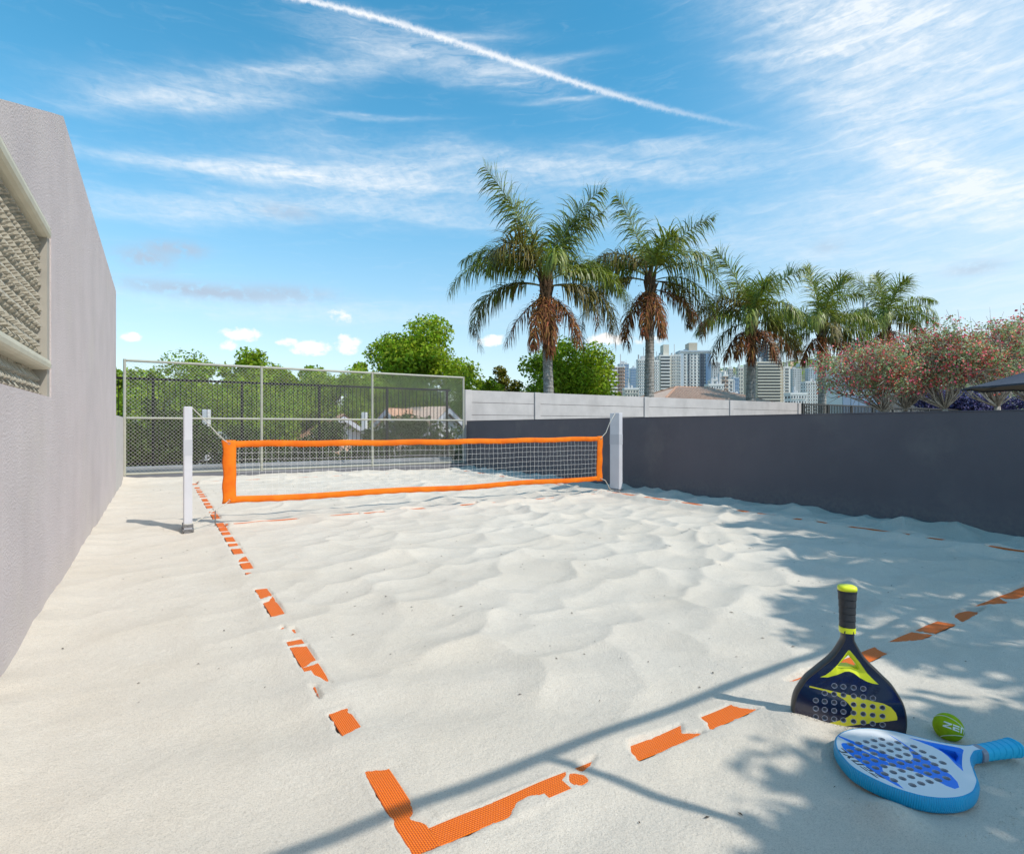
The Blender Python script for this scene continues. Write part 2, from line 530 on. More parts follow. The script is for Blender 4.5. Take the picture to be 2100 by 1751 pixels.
M['b_dark'] = mat('tower_dark', (0.07, 0.09, 0.12), 0.4)
M['canopy'] = mat('parasol_fabric', (0.055, 0.065, 0.090), 0.8, spec=0.3, var=0.15, vscale=4)
M['under'] = mat('parasol_lining', (0.10, 0.075, 0.06), 0.85)
M['ground'] = mat('ground', (0.16, 0.15, 0.12), 0.95, col2=(0.09, 0.11, 0.05), vscale=0.15)
M['paving'] = mat('garden_paving', (0.30, 0.28, 0.25), 0.95, col2=(0.20, 0.20, 0.15), vscale=1.0)
M['hill'] = mat('hillside', (0.085, 0.115, 0.055), 0.95, col2=(0.17, 0.17, 0.12), vscale=0.02)
M['twig'] = mat('debris', (0.09, 0.06, 0.04), 0.9, island=0.4)
# rackets and ball
M['rk_face'] = mat('racket_lacquer', (0.008, 0.010, 0.036), 0.16, spec=0.6, coat=0.6)
M['rk_yellow'] = mat('racket_yellow', (0.66, 0.60, 0.035), 0.35)
M['rk_lime'] = mat('racket_lime', (0.78, 0.82, 0.02), 0.4)
M['rk_rim'] = mat('racket_carbon', (0.035, 0.032, 0.030), 0.35, spec=0.6, bump=0.5, bscale=220, bdist=0.002)
M['rk_grip'] = mat('grip_wrap', (0.035, 0.036, 0.040), 0.6, spec=0.4, bump=0.2, bscale=120, bdist=0.002)
M['rk_hole'] = mat('hole_wall', (0.36, 0.38, 0.46), 0.6)
M['rb_face'] = mat('racket_white', (0.78, 0.79, 0.81), 0.4, spec=0.3)
M['rb_blue'] = mat('racket_royal_blue', (0.016, 0.22, 0.86), 0.45, spec=0.25)
M['rb_navy'] = mat('racket_print_black', (0.015, 0.015, 0.03), 0.4)
M['rb_hole'] = mat('hole_wall_grey', (0.50, 0.51, 0.55), 0.7)
M['rb_grip'] = mat('grip_wrap_cyan', (0.012, 0.46, 0.74), 0.55, spec=0.4)
M['rb_collar'] = mat('collar_grey', (0.25, 0.27, 0.33), 0.4)
M['ball'] = mat('ball_felt', (0.38, 0.52, 0.015), 0.95, spec=0.1, var=0.25, vscale=30, bump=0.8, bscale=160, bdist=0.004)
M['ball_seam'] = mat('ball_seam', (0.66, 0.70, 0.50), 0.8)
M['ball_print'] = mat('ball_print', (0.78, 0.80, 0.76), 0.7)


def dusty(m, z0, z1, col, k):
    """pale sand dust clinging to the foot of a wall, ragged upper edge"""
    t = m.node_tree
    bs = t.nodes['Principled BSDF']
    src = bs.inputs['Base Color'].links[0].from_socket
    g_ = t.nodes.new('ShaderNodeNewGeometry')
    sp = t.nodes.new('ShaderNodeSeparateXYZ')
    t.links.new(g_.outputs['Position'], sp.inputs[0])
    pos = X(t, g_.outputs['Position'])
    z = X(t, sp.outputs[2])
    n1 = noise(t, pos, 2.2, 6, 0.7)
    n2 = noise(t, pos, 14.0, 4, 0.7)
    f = (z + (n1 - 0.5) * 0.9 * (z1 - z0)).ss(z1, z0) * k * n2.ss(0.25, 0.7)
    blot = noise(t, pos, 0.7, 6, 0.65).ss(0.50, 0.72) * 0.22
    c = mixcol(t, blot, X(t, src), col)
    c = mixcol(t, f, c, col)
    t.links.new(c.s, bs.inputs['Base Color'])


dusty(M['darkwall'], 0.10, 0.55, (0.26, 0.24, 0.22), 0.30)
dusty(M['stucco'], 0.0, 0.5, (0.66, 0.60, 0.50), 0.30)


def ribbed_rim():
    m = mat('racket_cyan_rim', (0.008, 0.40, 0.74), 0.35, spec=0.5)
    t = m.node_tree
    bs = t.nodes['Principled BSDF']
    tc = t.nodes.new('ShaderNodeTexCoord')
    sp = t.nodes.new('ShaderNodeSeparateXYZ')
    t.links.new(tc.outputs['UV'], sp.inputs[0])
    k = (X(t, sp.outputs[0]) * (2 * PI * 230) + X(t, sp.outputs[1]) * 5)._m('SINE')
    b = t.nodes.new('ShaderNodeBump')
    b.inputs['Strength'].default_value = 0.8
    b.inputs['Distance'].default_value = 0.002
    t.links.new(k.s, b.inputs['Height'])
    t.links.new(b.outputs[0], bs.inputs['Normal'])
    return m


M['rb_rim'] = ribbed_rim()


# ---------------------------------------------------------------- value noise on arrays
def vnoise(x, y, seed):
    r = np.random.default_rng(seed)
    T = r.random((256, 256))
    xi, yi = np.floor(x).astype(int), np.floor(y).astype(int)
    fx, fy = x - xi, y - yi
    fx, fy = fx * fx * (3 - 2 * fx), fy * fy * (3 - 2 * fy)
    g = lambda i, j: T[i % 256, j % 256]
    return ((g(xi, yi) * (1 - fx) + g(xi + 1, yi) * fx) * (1 - fy) + (g(xi, yi + 1) * (1 - fx) + g(xi + 1, yi + 1) * fx) * fy) * 2 - 1


def bowls(x, y, cx, cy, seed, k=16.0):
    """smooth-minimum cell distance: round hollows that meet in crests"""
    r = np.random.default_rng(seed)
    J = r.random((128, 128, 3))
    u, v = x / cx, y / cy
    ui, vi = np.floor(u).astype(int), np.floor(v).astype(int)
    acc = np.zeros_like(u)
    for a in (-1, 0, 1):
        for b in (-1, 0, 1):
            q = J[(ui + a) % 128, (vi + b) % 128]
            du = u - (ui + a + q[..., 0])
            dv = v - (vi + b + q[..., 1])
            acc += np.exp(-k * (du * du + dv * dv) - k * 0.10 * q[..., 2])
    return -np.log(acc + 1e-9) / k


def sm(a, b, x):
    t = np.clip((x - a) / (b - a), 0, 1)
    return t * t * (3 - 2 * t)


# ---------------------------------------------------------------- court lines and where they lie bare
XL, XR, YN, YF, YC = (0.775, 0.880), (8.62, 8.725), (1.905, 2.012), (17.55, 17.655), (9.79, 9.885)
TZ0 = 0.012
BARE_L = [  # left sideline, bare stretches as polygons (x, y)
    [(.775, 2.30), (.79, 2.47), (.88, 2.44), (.88, 2.12), (.84, 2.10), (.875, 2.05), (.885, 2.012), (1.15, 2.012), (1.42, 2.014), (1.52, 2.012), (1.43, 1.985), (1.36, 1.965), (1.30, 1.975), (1.24, 1.955), (1.19, 1.905), (.775, 1.905)],
    [(.77, 2.84), (.88, 2.89), (.88, 3.11), (.77, 3.09)],
    [(.77, 3.27), (.79, 3.46), (.768, 3.47)],
    [(.875, 3.46), (.885, 3.78), (.84, 3.75), (.832, 3.62)],
    [(.77, 3.80), (.88, 3.86), (.88, 4.13), (.77, 4.16)],
    [(.77, 4.20), (.88, 4.20), (.88, 4.29), (.77, 4.30)],
    [(.855, 4.43), (.885, 4.44), (.88, 4.54), (.85, 4.54)],
    [(.785, 4.575), (.82, 4.57), (.81, 4.62)],
    [(.77, 4.92), (.88, 4.94), (.88, 5.50), (.84, 5.40), (.77, 5.33)],
    [(.77, 5.47), (.88, 5.55), (.88, 5.82), (.77, 5.84)],
    [(.77, 6.44), (.84, 6.52), (.77, 6.54)],
    [(.77, 6.74), (.89, 6.72), (.89, 7.05), (.77, 7.03)],
    [(.77, 7.10), (.88, 7.10), (.87, 7.34), (.80, 7.22)],
]
for a, b in [(7.55, 7.92), (8.09, 8.28), (8.40, 8.76), (9.01, 9.26), (9.34, 9.66), (9.74, 10.16), (10.62, 11.28), (11.36, 11.62), (12.10, 12.52), (12.62, 13.05), (13.2, 13.78), (14.0, 14.35), (14.5, 14.9), (15.1, 15.5), (15.6, 15.85), (16.1, 16.5), (17.2, 17.6)]:
    BARE_L.append([(.765, a), (.89, a), (.89, b), (.765, b)])
BARE_N = [
    [(1.60, 2.02), (1.70, 2.02), (1.66, 2.0), (1.61, 1.985)],
    [(1.55, 1.975), (1.585, 1.95), (1.58, 1.92), (1.55, 1.905), (1.53, 1.94)],
    [(1.87, 1.89), (1.90, 1.96), (1.94, 2.02), (2.29, 2.02), (2.24, 1.96), (2.31, 1.90)],
    [(2.38, 1.90), (2.46, 2.02), (2.68, 2.02), (2.68, 1.965), (2.76, 1.90)],
    [(3.21, 2.012), (3.22, 2.02), (3.66, 2.02), (3.66, 1.99), (3.30, 1.995)],
    [(3.66, 2.02), (4.25, 2.02), (4.20, 1.96), (4.18, 1.90), (3.70, 1.90)],
    [(4.42, 2.02), (4.78, 2.02), (4.84, 1.94), (4.86, 1.90), (4.66, 1.90), (4.52, 1.96)],
    [(4.82, 2.02), (5.23, 2.02), (5.28, 1.90), (4.90, 1.90)],
    [(5.36, 1.90), (5.42, 1.97), (5.60, 2.02), (5.76, 2.0), (5.81, 1.90)],
    [(5.86, 2.02), (6.44, 2.02), (6.34, 1.96), (6.30, 1.90), (5.95, 1.93)],
    [(6.42, 1.95), (6.46, 2.02), (7.2, 2.02), (7.2, 1.90), (6.56, 1.90)],
]
for a, b in [(7.35, 7.8), (7.95, 8.3), (8.4, 8.62)]:
    BARE_N.append([(a, 1.89), (b, 1.89), (b, 2.02), (a, 2.02)])
rect = lambda x0, x1, y0, y1: [(x0, y0), (x1, y0), (x1, y1), (x0, y1)]
BARE_C = [rect(a, b, 9.77, 9.90) for a, b in [(1.0, 1.95), (2.5, 2.98), (3.06, 3.44), (3.78, 4.2), (4.98, 5.34), (5.48, 5.78), (6.42, 6.6), (6.72, 7.22), (7.95, 8.35), (8.42, 8.6)]]
BARE_R = [rect(8.60, 8.74, a, b) for a, b in [(2.2, 2.8), (3.27, 3.44), (3.65, 4.46), (4.78, 4.95), (5.18, 5.3), (5.6, 5.93), (6.15, 6.34), (7.1, 7.62), (7.7, 8.6), (8.85, 9.55), (9.7, 9.85), (9.98, 10.2), (10.55, 11.0), (11.5, 12.4), (13.2, 13.5), (14.2, 14.6), (15.5, 15.9), (16.6, 16.9)]]
BARE_F = [rect(a, b, 17.53, 17.67) for a, b in [(1.04, 1.42), (2.1, 2.45), (2.8, 3.0), (3.4, 4.05), (4.35, 4.8), (5.3, 5.5), (6.2, 6.55), (7.3, 7.45), (8.2, 8.5)]]


def poly_sdf(x, y, poly):
    P = np.array(poly)
    d = np.full(x.shape, 1e9)
    ins = np.zeros(x.shape, bool)
    for i in range(len(P)):
        a, b = P[i], P[(i + 1) % len(P)]
        e = b - a
        wx, wy = x - a[0], y - a[1]
        t = np.clip((wx * e[0] + wy * e[1]) / (e @ e + 1e-12), 0, 1)
        d = np.minimum(d, (wx - t * e[0]) ** 2 + (wy - t * e[1]) ** 2)
        c = ((a[1] <= y) & (b[1] > y)) | ((b[1] <= y) & (a[1] > y))
        with np.errstate(divide='ignore', invalid='ignore'):
            xi = a[0] + (y - a[1]) / (e[1] if e[1] != 0 else 1e-12) * e[0]
        ins ^= c & (x < xi)
    d = np.sqrt(d)
    return np.where(ins, -d, d)


def sand_height(x, y):
    wx = x + 0.12 * vnoise(x * 1.7, y * 1.7, 1) + 0.035 * vnoise(x * 5, y * 5, 2)
    wy = y + 0.12 * vnoise(x * 1.7, y * 1.7, 3) + 0.035 * vnoise(x * 5, y * 5, 4)
    c, s = math.cos(0.35), math.sin(0.35)
    rx, ry = wx * c + wy * s, -wx * s + wy * c
    b1 = bowls(rx, ry, 0.50, 0.40, 11) * 0.5
    b2 = bowls(rx + 3, ry + 5, 0.30, 0.25, 12) * 0.5
    low = vnoise(x * 0.9, y * 0.9, 5) * 0.6 + vnoise(x * 2.1, y * 2.1, 6) * 0.4
    amp = 0.42 + 0.58 * sm(0.6, 2.2, x)
    amp *= 0.50 + 0.50 * sm(2.6, 4.6, y + 0.5 * (x - 1.5))
    amp *= 1 + 0.45 * sm(3.5, 6.0, x) * (1 - 0.85 * sm(7.0, 7.9, x) * sm(9.2, 8.9, x))
    h = (b1 - 0.06) * 0.150 * amp * (1 + 0.45 * low) + (b2 - 0.06) * 0.020 * amp + low * (0.011 + 0.005 * amp)
    # long soft swells in the smoother foreground
    sw = 1 - sm(3.0, 5.0, y)
    h += sw * 0.012 * np.sin((x * 0.5 + y * 1.0) * 7.0 + 2.2 * vnoise(x * 0.8, y * 0.8, 8)) * sm(-0.6, 0.6, x)
    # drifts against the walls and fence
    n1 = vnoise(x * 0 + 3.3, y * 2.3, 9) * 0.6 + vnoise(x * 0 + 9.3, y * 5.1, 10) * 0.4
    h += sm(9.05, 9.9, x) * (0.075 + 0.045 * n1)
    h += sm(-0.45, -0.85, x) * (0.03 + 0.03 * n1)
    h += sm(18.0, 19.0, y) * (0.10 + 0.03 * vnoise(x * 1.3, y * 0, 14)) * sm(11, 2, x)
    return h


def sand_with_lines(x, y):
    h = sand_height(x, y)
    edge = 0.006 * vnoise(x * 45, y * 45, 21) + 0.008 * vnoise(x * 14, y * 14, 22)
    for polys, horiz, (c0, c1), (a0, a1), TZ in ((BARE_L, False, XL, (1.9, 17.66), TZ0), (BARE_N, True, YN, (0.77, 8.73), TZ0), (BARE_C, True, YC, (0.88, 8.62), TZ0 + 0.022), (BARE_R, False, XR, (1.9, 17.66), TZ0 + 0.070), (BARE_F, True, YF, (0.77, 8.73), TZ0 + 0.04)):
        across, along = (y, x) if horiz else (x, y)
        cc, hw = (c0 + c1) / 2, (c1 - c0) / 2
        w = (1 - sm(hw + 0.02, hw + 0.24, np.abs(across - cc))) * sm(a0 - 0.25, a0 - 0.02, along) * (1 - sm(a1 + 0.02, a1 + 0.25, along))
        if polys is BARE_N or polys is BARE_C or polys is BARE_F:
            w = w * sm(0.885, 0.95, x)
        sd = np.full(x.shape, 0.5)
        for p in polys + (BARE_L[:1] if polys is BARE_N else []):
            P = np.array(p)
            msk = (x > P[:, 0].min() - 0.2) & (x < P[:, 0].max() + 0.2) & (y > P[:, 1].min() - 0.2) & (y < P[:, 1].max() + 0.2)
            if msk.any():
                sd[msk] = np.minimum(sd[msk], poly_sdf(x[msk], y[msk], p))
        s = np.clip((sd + edge) / 0.022, -1, 1)
        inband = 1 - sm(hw + 0.004, hw + 0.05, np.abs(across - cc))
        bury = 0.75 * h + TZ + 0.005 + 0.004 * vnoise(x * 9, y * 9, 23)
        bury = np.maximum(bury, TZ + 0.0035)
        bare = TZ - 0.010
        # scour under the western / southern edge of bare stretches
        side = sm(0.0, -hw - 0.03, across - cc) * (1 - sm(hw + 0.03, hw + 0.14, cc - across))
        bare = bare - 0.055 * side
        tgt = np.where(s > 0, TZ - 0.002 + (bury - TZ + 0.002) * s, TZ - 0.002 + (bare - TZ + 0.002) * (-s))
        near = np.maximum(0.75 * h + TZ + 0.005, TZ * 0.4) - 0.050 * side * np.clip(-s, 0, 1)
        t2 = near * (1 - inband) + tgt * inband
        h = h * (1 - w) + t2 * w
    # hollows and heaps round the things that stand in the sand
    def dome(px, py, r, k):
        return k * np.exp(-((x - px) ** 2 + (y - py) ** 2) / (r * r))
    h = h + dome(0.33, 9.75, 0.28, -0.05)
    flat = np.exp(-(((x - 2.85) / 0.50) ** 2 + ((y - 1.18) / 0.42) ** 2) ** 2)
    h = h * (1 - 0.85 * flat) + flat * 0.004
    for px, py, r, k in RACKET_HEAPS:
        h = h + dome(px, py, r, k)
    return h


RACKET_HEAPS = [(2.45, 1.10, 0.10, 0.055), (2.80, 1.72, 0.16, 0.035), (3.10, 1.50, 0.10, 0.01), (2.62, 0.92, 0.09, 0.012)]


def axis(parts):
    out = []
    for a, b, s in parts:
        n = max(1, int(round((b - a) / s)))
        out += list(np.linspace(a, b, n, endpoint=False))
    return np.array(out + [parts[-1][1]])


xs = axis([(-0.95, 0.70, 0.025), (0.70, 0.95, 0.009), (0.95, 3.6, 0.013), (3.6, 5.5, 0.016), (5.5, 8.5, 0.024), (8.5, 8.85, 0.014), (8.85, 10.0, 0.03)])
ys = axis([(-2.6, 0.7, 0.12), (0.7, 1.85, 0.014), (1.85, 2.07, 0.008), (2.07, 3.2, 0.013), (3.2, 5.0, 0.018), (5.0, 8.0, 0.026), (8.0, 9.70, 0.032), (9.70, 9.98, 0.016), (9.98, 14.0, 0.045), (14.0, 17.45, 0.06), (17.45, 17.75, 0.02), (17.75, 19.25, 0.06)])
gx, gy = np.meshgrid(xs, ys)
gz = sand_with_lines(gx, gy)
nx, ny = len(xs), len(ys)
V = np.stack([gx, gy, gz], -1).reshape(-1, 3)
ii = (np.arange(ny - 1)[:, None] * nx + np.arange(nx - 1)[None, :]).ravel()
F4 = np.stack([ii, ii + 1, ii + 1 + nx, ii + nx], -1)
sand = link('sand_court', fast_mesh('sand_court', V, F4, np.full(len(F4), 4)), M['sand'], smooth=True)
tag(sand, 'pale rippled sand filling the court between the two walls', kind='structure')

g = MB()
g.add([(-4000, -4000, -4.0), (4500, -4000, -4.0), (4500, 5500, -4.0), (-4000, 5500, -4.0)], [(0, 1, 2, 3)])
tag(g.build('ground', M['ground']), 'ground falling away below the court', kind='structure')
g = MB()
g.box(10.12, 90, -12, 19.9, -4.0, 0.25)
g.box(-6, 10.12, -12, -2.6, -4.0, -0.05)
tag(g.build('garden_terrace', M['paving']), 'paved terrace beyond the dark wall', kind='structure')


# ---------------------------------------------------------------- court line webbing
def strip(name, x0, x1, y0, y1, horiz, TZ=TZ0):
    n = int(((x1 - x0) if horiz else (y1 - y0)) / 0.03)
    vs, fs, uv = [], [], []
    for i in range(n + 1):
        t = i / n
        a = (x0 + (x1 - x0) * t) if horiz else (y0 + (y1 - y0) * t)
        z = TZ + 0.0025 * math.sin(a * 5.3) + 0.0018 * math.sin(a * 13.7 + 1)
        for zz in (0, -0.004):
            if horiz:
                vs += [(a, y0, z + zz), (a, y1, z + zz)]
            else:
                vs += [(x0, a, z + zz), (x1, a, z + zz)]
        uv.append(a)
    for i in range(n):
        b = i * 4
        fs += [(b, b + 1, b + 5, b + 4), (b + 2, b + 6, b + 7, b + 3), (b, b + 4, b + 6, b + 2), (b + 1, b + 3, b + 7, b + 5)]
    if not horiz:
        pass
    me = fast_mesh(name, vs, [i for f in fs for i in f], [4] * len(fs))
    uvl = me.uv_layers.new(name='uv')
    co = np.array(vs)
    li = np.zeros(len(me.loops), dtype=np.int32)
    me.loops.foreach_get('vertex_index', li)
    p = co[li]
    u = (p[:, 0] if horiz else p[:, 1])
    w = (p[:, 1] if horiz else p[:, 0])
    uvl.data.foreach_set('uv', np.stack([w, u], -1).ravel())
    return link(name, me, M['tape'])


def tape(x0, x1, y0, y1, horiz, label, tz=TZ0):
    tag(strip('line_tape', x0, x1, y0, y1, horiz, tz), label, 'line tape', 'orange tapes marking the court')


tape(XL[0], XL[1], YN[0] - 0.0, YF[1], False, 'orange woven tape of the left sideline, running beside the pale stucco wall')
tape(XL[1] + 0.001, XR[0] - 0.001, YN[0], YN[1], True, 'orange woven tape of the near baseline, running past the upright black racket')
tape(XL[1] + 0.001, XR[0] - 0.001, YC[0], YC[1], True, 'orange tape half buried in the sand right under the net', TZ0 + 0.022)
tape(XR[0], XR[1], YN[0], YF[1], False, 'orange tape of the right sideline, running along the dark wall', TZ0 + 0.070)
tape(XL[1] + 0.001, XR[0] - 0.001, YF[0], YF[1], True, 'faint orange tape of the far baseline, in front of the wire mesh fence', TZ0 + 0.04)


# ---------------------------------------------------------------- left building wall with the breeze-block opening
WX = -0.82
lw = empty('stucco_wall', (WX, 10, 0), 'tall rough stucco building wall on the left with a breeze block opening', 'wall')
T0, T1 = -0.30, 0.0     # thickness, local x


def lpart(name, mb, m, lab=None):
    o = mb.build(name, m, lw)
    o.matrix_parent_inverse = Matrix.Translation((-WX, -10, 0))
    return tag(o, lab)


def prism_yz(mb, x0, x1, poly, m=0):
    n = len(poly)
    vs = [(x0, y, z) for y, z in poly] + [(x1, y, z) for y, z in poly]
    fs = [tuple(range(n)), tuple(reversed(range(n, 2 * n)))] + [(i, i + n, (i + 1) % n + n, (i + 1) % n) for i in range(n)]
    fs = [tuple(reversed(f)) for f in fs]
    return mb.add(vs, fs, m)


w = MB()
x0, x1 = WX - 0.30, WX
WY1, WZ0, WZM, WZ1 = 6.52, 1.815, 2.10, 3.33
prism_yz(w, x0, x1, [(-3, -0.6), (15.7, -0.6), (15.7, WZ0), (-3, WZ0)])           # below the sill
prism_yz(w, x0, x1, [(WY1, WZ0), (15.7, WZ0), (15.7, 4.63), (7.28, 4.70), (WY1, 4.38)])
prism_yz(w, x0, x1, [(-3, WZ1), (WY1, WZ1), (WY1, 4.38), (4.3, 3.43), (-3, 3.43)])
prism_yz(w, x0, x1, [(-3, WZ0), (-1.2, WZ0), (-1.2, WZ1), (-3, WZ1)])
lpart('wall', w, M['stucco'])
w = MB()
prism_yz(w, x0 - 0.0, x1 - 0.004, [(15.7, -0.6), (19.0, -0.6), (19.0, 1.82), (15.7, 1.82)])
lpart('low_wall', w, M['stucco_low'], 'lower end of the wall next to the mesh fence')
# room behind the opening
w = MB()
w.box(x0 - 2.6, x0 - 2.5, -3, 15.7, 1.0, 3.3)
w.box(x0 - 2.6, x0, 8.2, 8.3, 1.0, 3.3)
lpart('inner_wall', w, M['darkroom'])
# rounded cream beams and reveal
def rbeam(zc, hz, y0=-1.2, y1=WY1 + 0.0):
    mb = MB()
    pts = [(y0, 0, 0)]
    n = 14
    ys_ = [y0, y1 - 0.12, y1 - 0.05, y1 - 0.015, y1]
    sc = [1, 1, 0.93, 0.75, 0.35]
    vs, fs = [], []
    for y, k in zip(ys_, sc):
        for i in range(n):
            t = 2 * PI * i / n
            cx, cz = math.cos(t), math.sin(t)
            cx = math.copysign(abs(cx) ** 0.6, cx)
            cz = math.copysign(abs(cz) ** 0.6, cz)
            vs.append((WX - 0.075 + cx * 0.09 * k, y, zc + cz * hz * k))
    for r in range(len(ys_) - 1):
        for i in range(n):
            a, b = r * n + i, r * n + (i + 1) % n
            fs.append((a, a + n, b + n, b))
    fs.append(tuple(range(n)))
    fs.append(tuple(reversed(range((len(ys_) - 1) * n, len(ys_) * n))))
    return mb.add(vs, fs)
lpart('beam', rbeam(WZ1 - 0.055, 0.06), M['beam']).data.polygons.foreach_set('use_smooth', [False] * 58) if False else None
for zc, hz in ((WZ1 - 0.058, 0.06), (WZM, 0.05)):
    o = lpart('beam', rbeam(zc, hz), M['beam'])
w = MB()
w.box(x0, x1 - 0.012, WY1 - 0.13, WY1 - 0.002, WZ0 + 0.002, WZ1 - 0.002)
lpart('reveal', w, M['reveal'])
# the screen: wedge shaped fins, each a part; shared meshes
def fin_mesh(k):
    r = np.random.default_rng(50 + k)
    d = 0.055 + 0.015 * r.random()
    sh = 0.03 * (r.random() - 0.5)
    th = 0.010 + 0.005 * r.random()
    tri = [(-0.02, 0.062), (-0.02, -0.055), (d * 0.72, -0.040 + 0.02 * r.random()), (d * 0.60, -0.018)]
    vs = [(x, -th + sh * (z > 0), z) for x, z in tri] + [(x, th + sh * (z > 0) + (0.014 if x > 0.02 else 0.03), z) for x, z in tri]
    fs = [(0, 1, 2, 3), (7, 6, 5, 4), (0, 4, 5, 1), (1, 5, 6, 2), (2, 6, 7, 3), (3, 7, 4, 0)]
    if k % 2:
        vs = [(a, -b, c) for a, b, c in vs]
        fs = [tuple(reversed(f)) for f in fs]
    me = fast_mesh('screen_fin', vs, [i for f in fs for i in f], [len(f) for f in fs])
    me.polygons.foreach_set('use_smooth', [False] * len(me.polygons))
    me.materials.append(M['screen'])
    return me
fins = [fin_mesh(k) for k in range(6)]
rest = MB()
cnt = 0
for j in range(24):
    z = WZ0 + 0.050 + j * 0.060
    if abs(z - WZM) < 0.06 or z > WZ1 - 0.11:
        continue
    for i in range(80):
        y = WY1 - 0.165 - i * 0.095 - (0.048 if j % 2 else 0)
        if y < -1.1:
            break
        k = (i * 3 + j * 5) % 6
        me = fins[k]
        if cnt < 292 and y > 4.35:
            o = bpy.data.objects.new('screen_fin', me)
            COL.objects.link(o)
            o.parent = lw
            o.location = (-0.095, y - 10, z)
            o.rotation_euler = (random.uniform(-0.12, 0.12), 0, random.uniform(-0.1, 0.1))
            cnt += 1
        else:
            vv = [(WX - 0.095 + v.co.x, y + v.co.y, z + v.co.z) for v in me.vertices]
            rest.add(vv, [tuple(p.vertices) for p in me.polygons])
o = lpart('screen_fins', rest, M['screen'])
o['kind'] = 'stuff'
w = MB()
for j in range(16):          # the slab the fins grow from, pierced here and there
    z = WZ0 + 0.005 + j * 0.098
    for i in range(78):
        y = WY1 - 0.14 - i * 0.098
        if rng.random() < 0.84:
            w.box(WX - 0.150 + 0.0004 * (i % 3), WX - 0.112 + 0.006 * ((i * 7 + j * 3) % 5) * 0.3, y - 0.096, y, z, z + 0.096)
        else:
            w.box(WX - 0.150, WX - 0.118, y - 0.096, y - 0.07, z, z + 0.096)
o = lpart('screen_lattice', w, M['screen'])

# a narrow white wall end seen behind the stucco wall
w = MB()
w.bbox(WX - 0.30, WX - 0.05, 16.3, 16.5, 1.82, 3.0, 0.01)
pp = w.build('white_pillar', M['white_wall'])
tag(pp, 'narrow white pillar standing on the low wall left of the mesh fence', 'pillar')

# ---------------------------------------------------------------- dark right wall
w = MB()
w.box(9.86, 10.10, -12, 19.0, -0.6, 1.765)
w2 = MB()
dw = empty('dark_wall', (9.86, 5, 0), 'long smooth dark slate grey wall along the right of the court', 'wall')
o = w.build('wall', M['darkwall'], dw)
o.matrix_parent_inverse = dw.matrix_world.inverted() if False else Matrix.Translation((-9.86, -5, 0))
w2.box(9.852, 10.108, -12.01, 19.0, 1.768, 1.785)
o = w2.build('coping', M['darkwall'], dw)
o.matrix_parent_inverse = Matrix.Translation((-9.86, -5, 0))


def rooted(root, mb, name, m, lab=None, smooth=False, kind=None):
    """a part built in world coordinates under a root that is only translated"""
    o = mb.build(name, m, root, smooth)
    o.matrix_parent_inverse = Matrix.Translation(-Vector(root.location))
    if lab: o['label'] = lab
    if kind: o['kind'] = kind
    return o


# ---------------------------------------------------------------- precast concrete panel wall
pw = empty('precast_wall', (10.0, 19.3, 0.25), 'pale grey precast panel wall beyond the dark wall, in front of the palms', 'wall')
PXS = [10.0, 13.2, 19.4, 25.6, 31.8]
PYW = 19.22
for i, x in enumerate(PXS):
    b = MB().bbox(x - 0.14, x + 0.14, PYW - 0.10, PYW + 0.12, -0.3, 2.965 - 0.004 * i, 0.012)
    rooted(pw, b, 'post', M['precast'])
for i in range(4):
    xa, xb = PXS[i] + 0.155, PXS[i + 1] - 0.155
    z = 2.955
    for k in range(6):
        zt = z - k * 0.475
        b = MB().bbox(xa, xb, PYW - 0.045 + 0.002 * (k % 2), PYW + 0.03, zt - 0.458, zt, 0.006)
        rooted(pw, b, 'panel', M['precast'])
b = MB().box(10.0, 31.8, PYW - 0.005, PYW + 0.02, -0.3, 2.93)
rooted(pw, b, 'joint_backing', M['joint'])

# ---------------------------------------------------------------- railing right of it
rl = empty('metal_railing', (32.2, 19.3, 0.25), 'dark metal railing right of the pale panel wall, behind the red flowering trees', 'railing')
for x0_ in np.arange(32.2, 76, 2.7):
    rooted(rl, MB().box(x0_, x0_ + 0.12, PYW - 0.05, PYW + 0.07, 0.2, 2.93), 'post', M['railpaint'])
rooted(rl, MB().box(32.2, 76, PYW - 0.03, PYW + 0.05, 2.86, 2.94), 'rail', M['railpaint'])
rooted(rl, MB().box(32.2, 76, PYW - 0.02, PYW + 0.04, 0.42, 0.47), 'rail', M['railpaint'])
pm = MB().box(0, 0.045, PYW - 0.015, PYW + 0.03, 0.47, 2.86).mesh('picket')
pm.materials.append(M['railpaint'])
for i in range(240):
    x_ = 32.44 + i * 0.18
    if x_ > 75.8:
        break
    o = bpy.data.objects.new('picket', pm)
    COL.objects.link(o)
    o.parent = rl
    o.location = (x_ - 32.2, -19.3, -0.25)

# ---------------------------------------------------------------- wire mesh fence at the far end
FY = 19.0
cf = empty('wire_fence', (4.4, FY, 0), 'tall cream framed wire mesh fence closing the far end of the court', 'fence')
FX = [-0.80, 2.71, 6.22, 9.72]
ZB, ZMID, ZT = 0.235, 1.80, 3.40
for x in FX:
    t_ = MB().tube([(x, FY, 0.0), (x, FY, ZT + 0.035)], 0.038, 10)
    rooted(cf, t_, 'post', M['galv'], smooth=False)
for i in range(3):
    for z, r in ((ZB, 0.034), (ZMID, 0.032), (ZT, 0.036)):
        rooted(cf, MB().tube([(FX[i] + 0.036, FY, z), (FX[i + 1] - 0.036, FY, z)], r, 10), 'rail', M['galv'])


